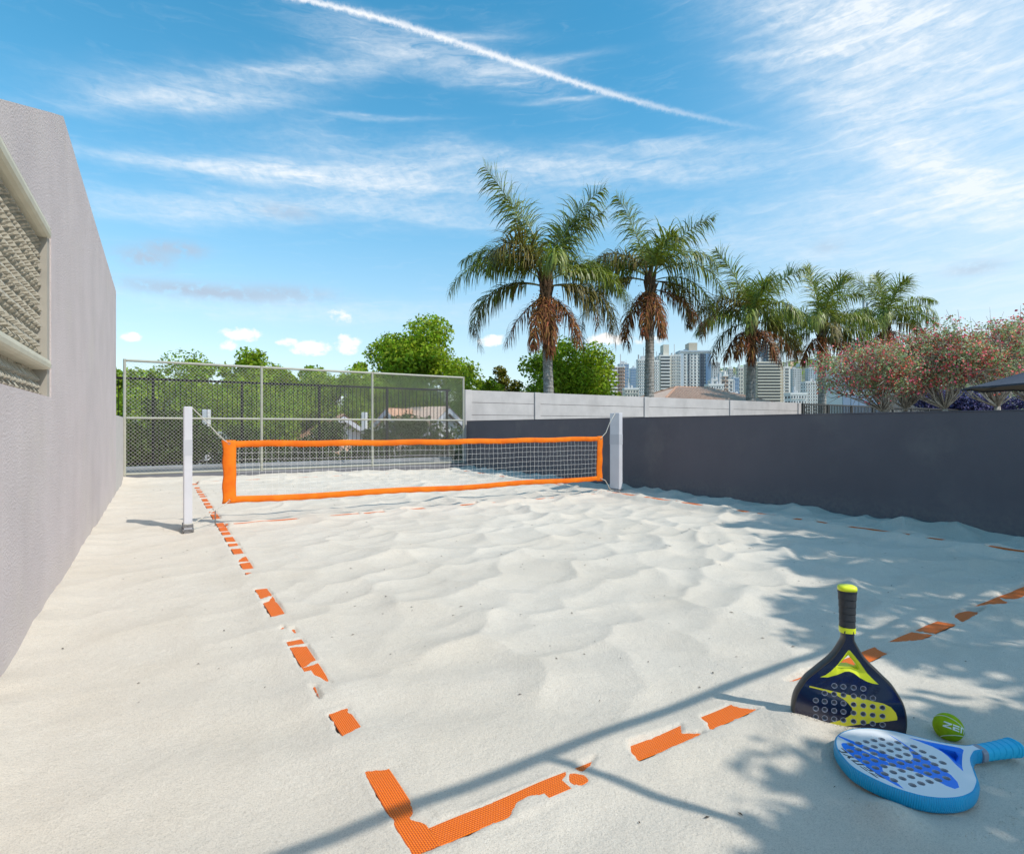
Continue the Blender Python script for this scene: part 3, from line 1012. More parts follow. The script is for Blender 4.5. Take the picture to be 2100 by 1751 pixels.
def wire_panel(xa, xb, za, zb, pitch=0.104, r=0.0030):
    mb = MB()
    W_, H_ = xb - xa, zb - za
    def seg(p, q, yo):
        d = Vector((q[0] - p[0], 0, q[1] - p[1]))
        L = d.length
        if L < 0.02: return
        n = max(1, int(L / 0.098 + 0.5))
        d.normalize()
        nn = Vector((-d.z, 0, d.x))
        vs = []
        for (px, pz) in (p, q):
            c = Vector((px, FY + yo, pz))
            vs += [c + nn * r, c + Vector((0, -r, 0)), c - nn * r, c + Vector((0, r, 0))]
        mb.add(vs, [(0, 1, 5, 4), (1, 2, 6, 5), (2, 3, 7, 6), (3, 0, 4, 7)])
    n = int((W_ + H_) / pitch) + 2
    for i in range(n):
        c = i * pitch
        # rising to the right: z = x - (c - H)
        o_ = c - H_
        xs_ = max(0, o_); xe = min(W_, o_ + H_)
        if xe > xs_:
            seg((xa + xs_, za + xs_ - o_), (xa + xe, za + xe - o_), 0.003)
            # falling: mirror
            seg((xb - xs_, za + xs_ - o_), (xb - xe, za + xe - o_), -0.003)
    return mb
for i in range(3):
    for za, zb in ((ZB + 0.03, ZMID - 0.03), (ZMID + 0.03, ZT - 0.03)):
        rooted(cf, wire_panel(FX[i] + 0.036, FX[i + 1] - 0.036, za, zb), 'wire_mesh', M['wire'])

pl = MB()
pl.bbox(-0.82, 9.86, FY - 0.06, FY + 0.14, -0.5, 0.185, 0.01)
tag(pl.build('plinth', M['kerb_dark']), 'low grey plinth under the wire mesh fence', 'plinth')
kb = MB()
kb.bbox(-3, 9.86, 20.2, 20.6, -1.5, 0.36, 0.02)
kb.box(-3, 9.86, 19.16, 20.2, -1.5, 0.10)
tag(kb.build('concrete_kerb', M['kerb']), 'pale concrete kerb carrying the black picket fence', 'kerb')

pf = empty('picket_fence', (4, 20.4, 0.36), 'tall black iron picket fence seen through the wire mesh', 'fence')
for x in np.arange(-2.6, 9.9, 2.46):
    rooted(pf, MB().box(x - 0.04, x + 0.04, 20.36, 20.44, 0.36, 3.05), 'post', M['iron'])
rooted(pf, MB().box(-2.6, 9.86, 20.375, 20.425, 2.97, 3.04), 'rail', M['iron'])
rooted(pf, MB().box(-2.6, 9.86, 20.375, 20.425, 0.42, 0.48), 'rail', M['iron'])
pm = MB().box(-0.008, 0.008, -0.008, 0.008, 0.12, 2.61).mesh('picket')
pm.materials.append(M['iron'])
for i in range(90):
    x_ = -2.46 + i * 0.145
    if x_ > 9.8: break
    o = bpy.data.objects.new('picket', pm)
    COL.objects.link(o)
    o.parent = pf
    o.location = (x_ - 4, 0, 0)

# ---------------------------------------------------------------- net posts
def net_post(x, y, lab, zb=0.0):
    root = empty('net_post', (x, y, zb), lab, 'post', 'net posts')
    a, b = 0.056, 0.160
    link('post', MB().bbox(-a, a, -b, b, -0.35, 1.875, 0.008).mesh('post'), M['post'], root)
    link('band', MB().bbox(-a - 0.0015, a + 0.0015, -b - 0.0015, b + 0.0015, 1.14, 1.38, 0.002).mesh('band'), M['post_band'], root)
    br = MB()
    br.bbox(-a - 0.02, a + 0.02, -b - 0.02, b + 0.02, 0.0, 0.045, 0.006)
    br.bbox(-a - 0.014, a + 0.014, -b - 0.014, b + 0.014, 0.075, 0.10, 0.004)
    for sx in (-1, 1):
        for sy in (-1, 1):
            br.tube([(sx * 0.05, sy * (b + 0.014), 0.02), (sx * 0.05, sy * (b + 0.03), 0.02)], 0.010, 6)
    link('bracket', br.mesh('bracket'), M['bracket'], root)
    return root


net_post(0.375, 9.90, 'white square net post standing at the left, near the stucco wall', -0.02)
net_post(9.16, 10.02, 'white square net post standing at the right, against the dark wall', 0.0)

# ---------------------------------------------------------------- the net
NY = 9.965
NX0, NX1 = 0.845, 8.70
net = empty('beach_tennis_net', ((NX0 + NX1) / 2, NY, 0), 'orange edged white cord net stretched across the court', 'net')
def ntop(x):
    t = (x - NX0) / (NX1 - NX0)
    return 1.335 - 0.035 * math.sin(PI * t) * 0.6 + 0.006 * math.sin(x * 5.0)
def nbot(x):
    t = (x - NX0) / (NX1 - NX0)
    return 0.345 - 0.02 * t + 0.012 * math.sin(x * 2.1 + 0.4) - 0.02 * math.sin(PI * t)
def sway(x, z):
    return 0.012 * math.sin(x * 3.1 + z * 2.0) + 0.006 * math.sin(x * 9.3 + z * 7)


def band_h(zf, h, name):
    n = 160
    vs, fs = [], []
    for i in range(n + 1):
        x = NX0 + 0.13 + (NX1 - NX0 - 0.26) * i / n
        zt = zf(x)
        cr = 0.004 * math.sin(x * 31) + 0.003 * math.sin(x * 67 + 1)
        for k, (fz, fy) in enumerate([(0, 0), (0.12, -0.009), (0.5, -0.013 + cr), (0.88, -0.009), (1, 0), (0.88, 0.009), (0.5, 0.013 + cr), (0.12, 0.009)]):
            vs.append((x, NY + sway(x, zt) + fy, zt - fz * h + (0.004 * math.sin(x * 19 + k) if k in (3, 4, 5) else 0)))
    for i in range(n):
        for k in range(8):
            a, b = i * 8 + k, i * 8 + (k + 1) % 8
            fs.append((a, a + 8, b + 8, b))
    fs += [tuple(range(8)), tuple(reversed(range(n * 8, n * 8 + 8)))]
    return rooted(net, MB().add(vs, fs), name, M['netband'], smooth=True)


band_h(ntop, 0.105, 'top_band')
band_h(lambda x: nbot(x) + 0.105, 0.105, 'bottom_band')


def band_v(xa, xb, name, wob):
    vs, fs = [], []
    n = 24
    for i in range(n + 1):
        t = i / n
        z0_, z1_ = nbot(xa) - 0.012, ntop(xa) + 0.012
        z = z0_ + (z1_ - z0_) * t
        pinch = wob * math.sin(PI * t) + 0.008 * math.sin(t * 17)
        for k, (fx, fy) in enumerate([(0, 0), (0.1, -0.013), (0.5, -0.018), (0.9, -0.013), (1, 0), (0.9, 0.013), (0.5, 0.018), (0.1, 0.013)]):
            xx = xa + (xb - xa) * fx
            outer = (fx < 0.5) if wob > 0 else (fx > 0.5)
            xx += pinch * (1 if outer else 0.3)
            vs.append((xx, NY + sway(xx, z) + fy, z))
    for i in range(n):
        for k in range(8):
            a, b = i * 8 + k, i * 8 + (k + 1) % 8
            fs.append((a, b, b + 8, a + 8))
    fs += [tuple(reversed(range(8))), tuple(range(n * 8, n * 8 + 8))]
    return rooted(net, MB().add(vs, fs), name, M['netband'], smooth=True)


band_v(NX0, NX0 + 0.20, 'side_band', 0.012)
band_v(NX1 - 0.175, NX1, 'side_band', -0.02)
nm = MB()
cr_ = 0.0019
xcs = np.arange(NX0 + 0.24, NX1 - 0.18, 0.1)
for x in xcs:
    ph = rng.random() * 6
    pts = [(x + 0.006 * math.sin(k * 1.7 + ph), NY + sway(x, 0.4 + 0.1 * k), (nbot(x) + 0.09) + (ntop(x) - nbot(x) - 0.19) * k / 8) for k in range(9)]
    nm.tube(pts, cr_, 4, cap=False)
for r_ in range(1, 8):
    pts = []
    for i in range(81):
        x = NX0 + 0.18 + (NX1 - NX0 - 0.36) * i / 80
        z = (nbot(x) + 0.09) + (ntop(x) - nbot(x) - 0.19) * r_ / 8 + 0.003 * math.sin(x * 23 + r_)
        pts.append((x, NY + sway(x, z), z))
    nm.tube(pts, cr_, 4, cap=False)
rooted(net, nm, 'mesh', M['cord'])


def eyelet(x, z):
    mb = MB()
    y = NY + sway(x, z) - 0.02
    pts = [(x + 0.016 * math.cos(t), y, z + 0.016 * math.sin(t)) for t in np.linspace(0, 2 * PI, 13)]
    mb.tube(pts, 0.004, 6, cap=False)
    rooted(net, mb, 'eyelet', M['steel'])


def rope(pts, r=0.008, name='rope'):
    rooted(net, MB().tube(pts, r, 7), name, M['rope'], smooth=True)


eyelet(NX0 + 0.10, 1.29); eyelet(NX0 + 0.10, 0.385); eyelet(NX1 - 0.07, 1.28); eyelet(NX1 - 0.07, 0.36)
# left ropes: post top to the corner; post foot over the stake to the lower corner
rope([(0.43, 9.80, 1.84), (0.60, 9.87, 1.66), (0.78, 9.94, 1.44), (NX0 + 0.03, NY - 0.03, 1.345), (NX0 + 0.10, NY - 0.02, 1.285)])
rope([(0.31, 9.725, 0.10), (0.375, 9.722, 0.095), (0.44, 9.73, 0.105), (0.60, 9.80, 0.19), (0.745, 9.86, 0.265), (NX0 + 0.01, 9.92, 0.315), (NX0 + 0.10, NY - 0.02, 0.383)], 0.0075)
rope([(9.09, 9.98, 1.865), (8.93, 9.98, 1.66), (8.80, 9.97, 1.42), (NX1 - 0.03, NY - 0.02, 1.33), (NX1 - 0.07, NY - 0.02, 1.28)])
rope([(NX1 - 0.07, NY - 0.02, 0.36), (8.74, 9.93, 0.32), (8.83, 9.93, 0.20), (8.86, 9.93, 0.14), (8.93, 9.96, 0.09), (9.04, 9.98, 0.06)], 0.009)


def stake(x, y, h, lab):
    mb = MB()
    mb.tube([(0, 0, -0.15), (0, 0, h)], 0.009, 7)
    mb.tube([(0.0, 0, h - 0.01), (-0.03, 0, h + 0.012), (-0.03, 0, h + 0.03)], 0.007, 6)
    o = mb.build('stake', M['steel'])
    o.location = (x, y, 0)
    return tag(o, lab, 'stake', 'rope stakes in the sand')


stake(0.745, 9.87, 0.26, 'thin steel stake holding the lower rope beside the left net post')
stake(8.86, 9.935, 0.16, 'thin steel stake holding the lower rope beside the right net post')
tag(MB().bbox(8.78, 8.98, 9.86, 9.98, -0.02, 0.03, 0.008).build('rope_plate', M['white_wall']), 'small white block in the sand at the foot of the right net post', 'block')

# ---------------------------------------------------------------- tubular frame behind the photographer, its shadow lies on the near sand
fr = empty('steel_goal_frame', (2.95, -0.44, 0), 'bare tubular steel frame standing across the near end of the court', 'frame')
for x in (-0.5, 2.95, 6.45, 9.7):
    rooted(fr, MB().tube([(x, -0.44, -0.3), (x, -0.44, 3.44)], 0.026, 10), 'post', M['galv'])
rooted(fr, MB().tube([(-0.55, -0.44, 3.44), (9.75, -0.44, 3.44)], 0.032, 10), 'rail', M['galv'])


# ---------------------------------------------------------------- rackets
def cdt_plate(outline, holes, decos, extra=0):
    """triangulate outline minus holes; returns verts2d, tris, material index per tri"""
    vs, es = [], []
    def loop(p):
        b = len(vs)
        vs.extend(Vector(q) for q in p)
        es.extend((b + i, b + (i + 1) % len(p)) for i in range(len(p)))
    loop(outline)
    for h in holes: loop(h)
    for _, d in decos: loop(d)
    v, e, f, *_ = delaunay_2d_cdt(vs, es, [], 0, 1e-7)
    P = np.array([(p.x, p.y) for p in v])
    T = np.array([tuple(t) for t in f if len(t) == 3])
    C = P[T].mean(1)
    x, y = C[:, 0], C[:, 1]
    keep = poly_sdf(x, y, outline) < 0
    for h in holes:
        keep &= poly_sdf(x, y, h) > 0
    mi = np.zeros(len(T), int)
    for k, d in decos:
        mi[poly_sdf(x, y, d) < 0] = k
    return P, T[keep], mi[keep]


def circ(cx, cy, r, n=18):
    return [(cx + r * math.cos(2 * PI * i / n), cy + r * math.sin(2 * PI * i / n)) for i in range(n)]


def smooth_loop(pts, it=2):
    for _ in range(it):
        q = []
        for i in range(len(pts)):
            a, b = pts[i], pts[(i + 1) % len(pts)]
            q += [(a[0] * .75 + b[0] * .25, a[1] * .75 + b[1] * .25), (a[0] * .25 + b[0] * .75, a[1] * .25 + b[1] * .75)]
        pts = q
    return pts


# half widths of the head against distance from its tip (handle side up)
PROF = [(0.0, 0.0), (0.012, 0.062), (0.040, 0.130), (0.075, 0.180), (0.120, 0.222), (0.175, 0.248), (0.230, 0.260), (0.275, 0.262), (0.320, 0.256), (0.360, 0.244), (0.403, 0.221), (0.442, 0.196), (0.475, 0.163), (0.509, 0.129), (0.540, 0.097), (0.576, 0.067), (0.619, 0.042), (0.658, 0.0245), (0.70, 0.0215)]


def head_outline():
    p = [(s, t) for t, s in PROF]
    L = [(-s, t) for s, t in reversed(p[1:])]
    pts = [(0.0215, 0.705)] + [(-0.0215, 0.705)] + L[1:] + p[:-1]
    pts = pts[::-1]
    out = []
    n = len(pts)
    for i in range(n):      # Catmull-Rom, except across the flat neck end
        p0, p1, p2, p3 = (Vector(pts[(i + k) % n]) for k in (-1, 0, 1, 2))
        flat = (p1.y > 0.70 and p2.y > 0.70)
        m = 1 if flat else 4
        for k in range(m):
            t = k / m
            q = 0.5 * ((2 * p1) + (-p0 + p2) * t + (2 * p0 - 5 * p1 + 4 * p2 - p3) * t * t + (-p0 + 3 * p1 - 3 * p2 + p3) * t ** 3)
            out.append((q.x, q.y))
    return out


def inset(loop, d):
    n = len(loop)
    out = []
    A = sum(loop[i][0] * loop[(i + 1) % n][1] - loop[(i + 1) % n][0] * loop[i][1] for i in range(n))
    sg = 1 if A > 0 else -1
    for i in range(n):
        a, b = Vector(loop[i - 1]), Vector(loop[(i + 1) % n])
        e = (b - a)
        if e.length < 1e-9: out.append(loop[i]); continue
        e.normalize()
        nrm = Vector((-e.y, e.x)) * sg
        out.append((loop[i][0] + nrm.x * d, loop[i][1] + nrm.y * d))
    return out


def walls(mb, loop, z0_, z1_, m=0, flip=False):
    n = len(loop)
    vs = [(x, y, z0_) for x, y in loop] + [(x, y, z1_) for x, y in loop]
    fs = [(i, (i + 1) % n, (i + 1) % n + n, i + n) for i in range(n)]
    if flip: fs = [tuple(reversed(f)) for f in fs]
    mb.add(vs, fs, m)


def make_racket(name, label, holes, decos, vee, vhole, mats, mat_rim, mat_vee, mat_hole, mat_grip, mat_collar, mat_cap, T=0.062):
    root = empty(name, (0, 0, 0), label, 'racket')
    OUT = head_outline()
    FACE = inset(OUT, 0.007)
    # hitting face: front and back
    P, Tt, mi = cdt_plate(FACE, holes + [vee], decos)
    mb = MB()
    mb.add([(x, y, 0.0) for x, y in P], [tuple(int(i) for i in t) for t in Tt])
    mb.mi = list(int(k) for k in mi)
    P2, T2, _ = cdt_plate(FACE, holes + [vhole], [])
    mb.add([(x, y, -T) for x, y in P2], [tuple(int(i) for i in reversed(t)) for t in T2], 0)
    # make sure the front faces look outward (+z)
    fs = []
    for f, k in zip(mb.f, mb.mi):
        a, b, c = (Vector(mb.v[i]) for i in f[:3])
        nz_ = (b - a).cross(c - a).z
        want = 1 if a.z > -T / 2 else -1
        fs.append(f if nz_ * want > 0 else tuple(reversed(f)))
    mb.f = fs
    face = mb.build('hitting_face', list(mats), root)
    hb = MB()
    for h in holes:
        walls(hb, h, -T, 0.0)
        if name != 'black_racket':
            continue
        # light rim round each hole, a hair proud of the face
        a, b = h, [(h0[0] + (h0[0] - sum(q[0] for q in h) / len(h)) * 0.13, h0[1] + (h0[1] - sum(q[1] for q in h) / len(h)) * 0.13) for h0 in h]
        n = len(h)
        hb.add([(x, y, 0.0006) for x, y in a] + [(x, y, 0.0004) for x, y in b], [(i, i + n, (i + 1) % n + n, (i + 1) % n) for i in range(n)])
    hb.build('hole_sleeves', mat_hole, root)
    # throat insert: dished, its walls run through to the back
    tb = MB()
    Pv, Tv, _ = cdt_plate(vee, [vhole], [])
    dz = []
    for x, y in Pv:
        dd = float(poly_sdf(np.array([x]), np.array([y]), vee)[0])
        dz.append(-0.0 - min(0.010, max(0, -dd) * 0.8))
    ff = []
    for t in Tv:
        a, b, c = (Vector((*Pv[i], 0)) for i in t)
        ff.append(tuple(int(i) for i in (t if (b - a).cross(c - a).z > 0 else t[::-1])))
    tb.add([(x, y, z) for (x, y), z in zip(Pv, dz)], ff)
    walls(tb, vhole, -T, -0.004)
    tb.build('throat_insert', mat_vee, root)
    # rim with rounded section
    prof = [(0.007, 0.0), (0.003, 0.0005), (0.0, -0.004), (-0.004, -0.014), (-0.0055, -T / 2), (-0.004, -T + 0.014), (0.0, -T + 0.004), (0.003, -T - 0.0005), (0.007, -T)]
    n = len(OUT)
    vs, fs = [], []
    for d, z in prof:
        for x, y in inset(OUT, d):
            vs.append((x, y, z))
    A = sum(OUT[i][0] * OUT[(i + 1) % n][1] - OUT[(i + 1) % n][0] * OUT[i][1] for i in range(n))
    for k in range(len(prof) - 1):
        for i in range(n):
            f = (k * n + i, (k + 1) * n + i, (k + 1) * n + (i + 1) % n, k * n + (i + 1) % n)
            fs.append(f if A > 0 else tuple(reversed(f)))
    rim = MB().add(vs, fs).build('rim', mat_rim, root, smooth=True)
    me = rim.data
    uvl = me.uv_layers.new(name='uv')
    cum_ = [0.0]
    for i in range(n): cum_.append(cum_[-1] + (Vector(OUT[(i + 1) % n]) - Vector(OUT[i])).length)
    tot = cum_[-1]
    data = []
    for p in me.polygons:
        ids = [me.loops[l].vertex_index % n for l in p.loop_indices]
        wrap = (0 in ids) and (n - 1 in ids)
        for l in p.loop_indices:
            vi = me.loops[l].vertex_index
            u = cum_[vi % n] / tot
            if wrap and vi % n == 0: u = 1.0
            data += [u, me.vertices[vi].co.z / T]
    uvl.data.foreach_set('uv', data)
    # handle: superellipse section, wrapped
    def sect(t, rx, rz, zc=-T / 2, n=28):
        o = []
        for i in range(n):
            a = 2 * PI * i / n
            c, s = math.cos(a), math.sin(a)
            o.append((rx * math.copysign(abs(c) ** 0.7, c), t, zc + rz * math.copysign(abs(s) ** 0.7, s)))
        return o
    def loft(rings, name_, m_, caps=True, smooth=True):
        n_ = len(rings[0])
        v_ = [p for r in rings for p in r]
        f_ = []
        for k in range(len(rings) - 1):
            for i in range(n_):
                f_.append((k * n_ + i, (k + 1) * n_ + i, (k + 1) * n_ + (i + 1) % n_, k * n_ + (i + 1) % n_))
        if caps:
            f_ += [tuple(range(n_)), tuple(reversed(range((len(rings) - 1) * n_, len(rings) * n_)))]
        return MB().add(v_, f_).build(name_, m_, root, smooth)
    loft([sect(0.688, 0.033, 0.029), sect(0.690, 0.0375, 0.0325), sect(0.716, 0.0378, 0.033), sect(0.718, 0.034, 0.030)], 'collar', mat_collar, smooth=False)
    rings = []
    NT = 96
    for k in range(NT + 1):
        t = 0.716 + 0.196 * k / NT
        fl = (k / NT)
        rx = 0.0352 + 0.0075 * fl ** 2.2
        rz = 0.0310 + 0.0050 * fl ** 2.2
        ring = []
        for i, (x, y, z) in enumerate(sect(t, rx, rz)):
            ph = ((t - 0.716) / 0.036 + x * 2.2 + (0.25 if z < -T / 2 else 0)) % 1.0
            k_ = 1 + 0.050 * (1 - ph) - (0.06 if ph > 0.955 else 0)
            ring.append((x * k_, y, -T / 2 + (z + T / 2) * k_))
        rings.append(ring)
    loft(rings, 'grip', mat_grip)
    loft([sect(0.906, 0.0440, 0.0375), sect(0.918, 0.0445, 0.038), sect(0.926, 0.042, 0.0355), sect(0.930, 0.034, 0.028)], 'butt_cap', mat_cap)
    return root


# upright racket: print and holes in metres from the tip, (across, along)
H1 = []
for t, ss in ((0.417, (-.069, -.027, .020, .064)), (0.374, (-.114, -.070, -.027, .020, .064, .108))):
    H1 += [circ(s, t, 0.0122) for s in ss]
for t in (0.331, 0.288, 0.245, 0.202, 0.159, 0.116, 0.073):
    ss = (-.156, -.114, -.070, -.027, .020, .064, .107, .151) if t > 0.1 else (-.07, -.027, .02, .064)
    H1 += [circ(s, t - 0.004 * s, 0.0122) for s in ss]
V1 = [(-0.001, 0.606), (-0.006, 0.603), (-0.052, 0.530), (-0.085, 0.490), (-0.112, 0.466), (-0.136, 0.4545), (-0.100, 0.457), (-0.055, 0.475), (-0.020, 0.495), (0.0, 0.498), (0.020, 0.492), (0.050, 0.470), (0.080, 0.455), (0.105, 0.448), (0.134, 0.446), (0.112, 0.466), (0.082, 0.497), (0.045, 0.553), (0.006, 0.603)][::-1]
VH1 = [(-0.004, 0.580), (-0.061, 0.512), (-0.030, 0.515), (0.005, 0.519), (0.038, 0.509), (0.046, 0.512), (0.028, 0.544)]
SW1 = [(-0.186, 0.404), (-0.100, 0.392), (-0.03, 0.382), (0.05, 0.369), (0.105, 0.358), (0.155, 0.352), (0.188, 0.338), (0.210, 0.312), (0.217, 0.290), (0.2165, 0.276), (0.165, 0.262), (0.10, 0.245), (0.03, 0.228), (-0.04, 0.209), (-0.075, 0.200), (-0.115, 0.200), (-0.130, 0.208), (-0.085, 0.225), (-0.040, 0.243), (-0.01, 0.262), (0.010, 0.280), (0.0155, 0.296), (0.012, 0.313), (-0.005, 0.334), (-0.025, 0.352), (-0.060, 0.370), (-0.12, 0.386), (-0.186, 0.397)]
r1 = make_racket('black_racket', 'black and yellow beach tennis racket stuck upright in the sand, handle up', H1, [(1, SW1)], V1, VH1,
                 (M['rk_face'], M['rk_yellow']), M['rk_rim'], M['rk_lime'], M['rk_hole'], M['rk_grip'], M['rk_lime'], M['rk_lime'])
a_ = Vector((0.694, -0.719, 0.0)).normalized()
b_ = Vector((0, 0, 1))
n_v = a_.cross(b_)
r1.matrix_world = Matrix(((a_.x, b_.x, n_v.x, 3.003), (a_.y, b_.y, n_v.y, 1.543), (a_.z, b_.z, n_v.z, -0.200), (0, 0, 0, 1)))

# lying racket
H2 = []
for s, t0, n_h in ((-.151, .134, 5), (-.108, .091, 7), (-.064, .089, 8), (-.021, .091, 8), (.023, .096, 8), (.067, .098, 8), (.111, .098, 7), (.155, .145, 5)):
    for k in range(n_h):
        H2.append(circ(s - 0.001 * k, t0 + 0.0458 * k, 0.0150, 18))
V2 = [(-0.012, 0.610), (-0.137, 0.452), (-0.095, 0.474), (-0.050, 0.494), (-0.008, 0.498), (0.030, 0.488), (0.080, 0.464), (0.130, 0.446), (0.100, 0.478), (0.070, 0.516), (0.030, 0.570), (0.004, 0.610)]
VH2 = [(0.0, 0.566), (-0.040, 0.520), (0.002, 0.516), (0.042, 0.506), (0.056, 0.500), (0.030, 0.545)]
SB = [(-0.232, 0.137), (-0.135, 0.189), (-0.049, 0.230), (-0.008, 0.254), (0.011, 0.271), (0.016, 0.291), (0.007, 0.316), (-0.012, 0.338), (-0.056, 0.364), (-0.110, 0.381), (-0.190, 0.385), (-0.147, 0.389), (-0.099, 0.386), (-0.039, 0.381), (0.037, 0.375), (0.093, 0.369), (0.138, 0.369), (0.182, 0.348), (0.211, 0.321), (0.215, 0.293), (0.191, 0.278), (0.139, 0.268), (0.090, 0.243), (0.064, 0.215), (0.043, 0.194), (-0.080, 0.172), (-0.143, 0.150), (-0.214, 0.133)]
BB = [(-0.152, 0.087), (-0.165, 0.097), (-0.169, 0.110), (-0.164, 0.126), (-0.132, 0.137), (-0.075, 0.158), (-0.031, 0.172), (0.010, 0.186), (0.065, 0.212), (0.030, 0.178), (0.017, 0.158), (0.018, 0.137), (0.045, 0.111), (0.080, 0.099), (0.112, 0.095), (0.136, 0.095), (0.168, 0.087), (0.138, 0.076), (0.077, 0.066), (0.034, 0.063), (-0.052, 0.066), (-0.106, 0.070), (-0.130, 0.075)]


def letter_polys(word, u0, v0, w_, h_, gap, slant=0.25, th=0.26):
    """angular sports lettering: each stroke a polygon in (u, v)"""
    S = {'Z': [[(0, 1), (1.15, 1), (1.0, 1 - th), (-0.12, 1 - th + .06)], [(0.72, 1 - th), (1.0, 1 - th), (0.30, th), (-0.02, th)], [(-0.08, th), (0.95, th), (1.15, 0.05), (-0.1, 0)]],
         'E': [[(0, 1), (1, 1), (1, 1 - th * .8), (0, 1 - th * .8)], [(0, .60), (.95, .60), (.95, .42), (0, .42)], [(0, th * .8), (1, th * .8), (1, 0), (0, 0)], [(0, .42), (.30, .42), (.30, th * .8), (0, th * .8)]],
         'N': [[(0, 1), (1, 1), (1, 1 - th * .8), (0, 1 - th * .8)], [(0, 1 - th * .8), (.30, 1 - th * .8), (.30, 0), (0, 0)], [(.70, 1 - th * .8), (1, 1 - th * .8), (1, 0), (.70, 0)]],
         'Y': [[(-.05, 1), (.30, 1), (.62, .55), (.34, .45)], [(.80, 1), (1.15, 1), (.68, .45), (.40, .45)], [(.34, .50), (.66, .50), (.60, 0), (.28, 0)]],
         'C': [[(0, 1), (1.1, 1), (1.1, 1 - th * .8), (0, 1 - th * .8)], [(0, 1 - th * .8), (.30, 1 - th * .8), (.30, th * .8), (0, th * .8)], [(0, th * .8), (1.1, th * .8), (1.1, 0), (0, 0)]]}
    out = []
    for i, ch in enumerate(word):
        for poly in S[ch]:
            out.append([(u0 + i * (w_ + gap) + (x + slant * y) * w_, v0 + y * h_) for x, y in poly])
    return out


TX = []
for poly in letter_polys('ZENYC', 0.0, 0.0, 0.037, 0.029, 0.0095, slant=0.30):
    # reads towards -across with its head towards the tip; follows the curved edge
    q = []
    for u, v in poly:
        s = 0.092 - u
        base = 0.043 + 0.0 + 0.55 * (s + 0.02) ** 2
        q.append((s, base + 0.022 - v))
    TX.append((2, q))
r2 = make_racket('blue_racket', 'white and blue beach tennis racket lying flat on the sand', H2, [(1, SB), (1, BB)] + TX, V2, VH2,
                 (M['rb_face'], M['rb_blue'], M['rb_navy']), M['rb_rim'], M['rb_blue'], M['rb_hole'], M['rb_grip'], M['rb_collar'], M['rb_grip'])
a_ = Vector((-0.31792425, -0.94805639, -0.01064233))
b_ = Vector((0.94811581, -0.31791317, -0.00276167))
n_v = a_.cross(b_)
r2.matrix_world = Matrix(((a_.x, b_.x, n_v.x, 2.54524), (a_.y, b_.y, n_v.y, 1.29267), (a_.z, b_.z, n_v.z, 0.07931), (0, 0, 0, 1))) @ Matrix.Scale(0.9906, 4)

# ---------------------------------------------------------------- ball
RB = 0.064
bc = survey(0.7712, 2.815, 0.058)
ball = empty('tennis_ball', bc, 'yellow green ball with white lettering on the sand beyond the lying racket', 'ball')
vs, fs = [], []
NA, NB = 40, 24
for j in range(NB + 1):
    for i in range(NA):
        th, ph = PI * j / NB, 2 * PI * i / NA
        vs.append((RB * math.sin(th) * math.cos(ph), RB * math.sin(th) * math.sin(ph), RB * math.cos(th)))
for j in range(NB):
    for i in range(NA):
        fs.append((j * NA + i, (j + 1) * NA + i, (j + 1) * NA + (i + 1) % NA, j * NA + (i + 1) % NA))
MB().add(vs, fs).build('felt', M['ball'], ball, smooth=True)
view = (Vector((0, 0, EYE)) - bc).normalized()
bx = Vector((0, 0, 1)).cross(view).normalized()       # right as seen by someone looking at the ball
by = view.cross(bx)
def on_ball(u, v, r=RB * 1.012):
    """angles u to the right, v up from the point nearest the viewer"""
    d = view * (math.cos(u) * math.cos(v)) + bx * (math.sin(u) * math.cos(v)) + by * math.sin(v)
    return d * r
seam = MB()
for v0, k in ((0.78, -0.20), (-0.72, 0.10)):
    pts = [on_ball(u, v0 + k * u + (0.22 * math.sin(u * 1.3 + 0.5) if v0 < 0 else -0.28 * u * u), RB * 1.0) for u in np.linspace(-1.5, 1.6, 32)]
    seam.tube(pts, 0.0022, 6)
seam.build('seam', M['ball_seam'], ball, smooth=True)
pr = MB()
for poly in letter_polys('ZEN', -0.42, -0.20, 0.46, 0.42, 0.10, slant=0.1, th=0.28):
    q = [Vector(p) for p in poly]
    nu_, nv_ = 7, 3
    base_ = []
    for i in range(nu_ + 1):
        for j in range(nv_ + 1):
            p = q[0].lerp(q[1], i / nu_).lerp(q[3].lerp(q[2], i / nu_), j / nv_)
            base_.append(on_ball(p.x + 0.12, p.y + 0.10 - 0.12 * p.x, RB * 1.010))
    ff_ = [(i * (nv_ + 1) + j, i * (nv_ + 1) + j + 1, (i + 1) * (nv_ + 1) + j + 1, (i + 1) * (nv_ + 1) + j) for i in range(nu_) for j in range(nv_)]
    pr.add(base_, ff_)
pr.build('lettering', M['ball_print'], ball)


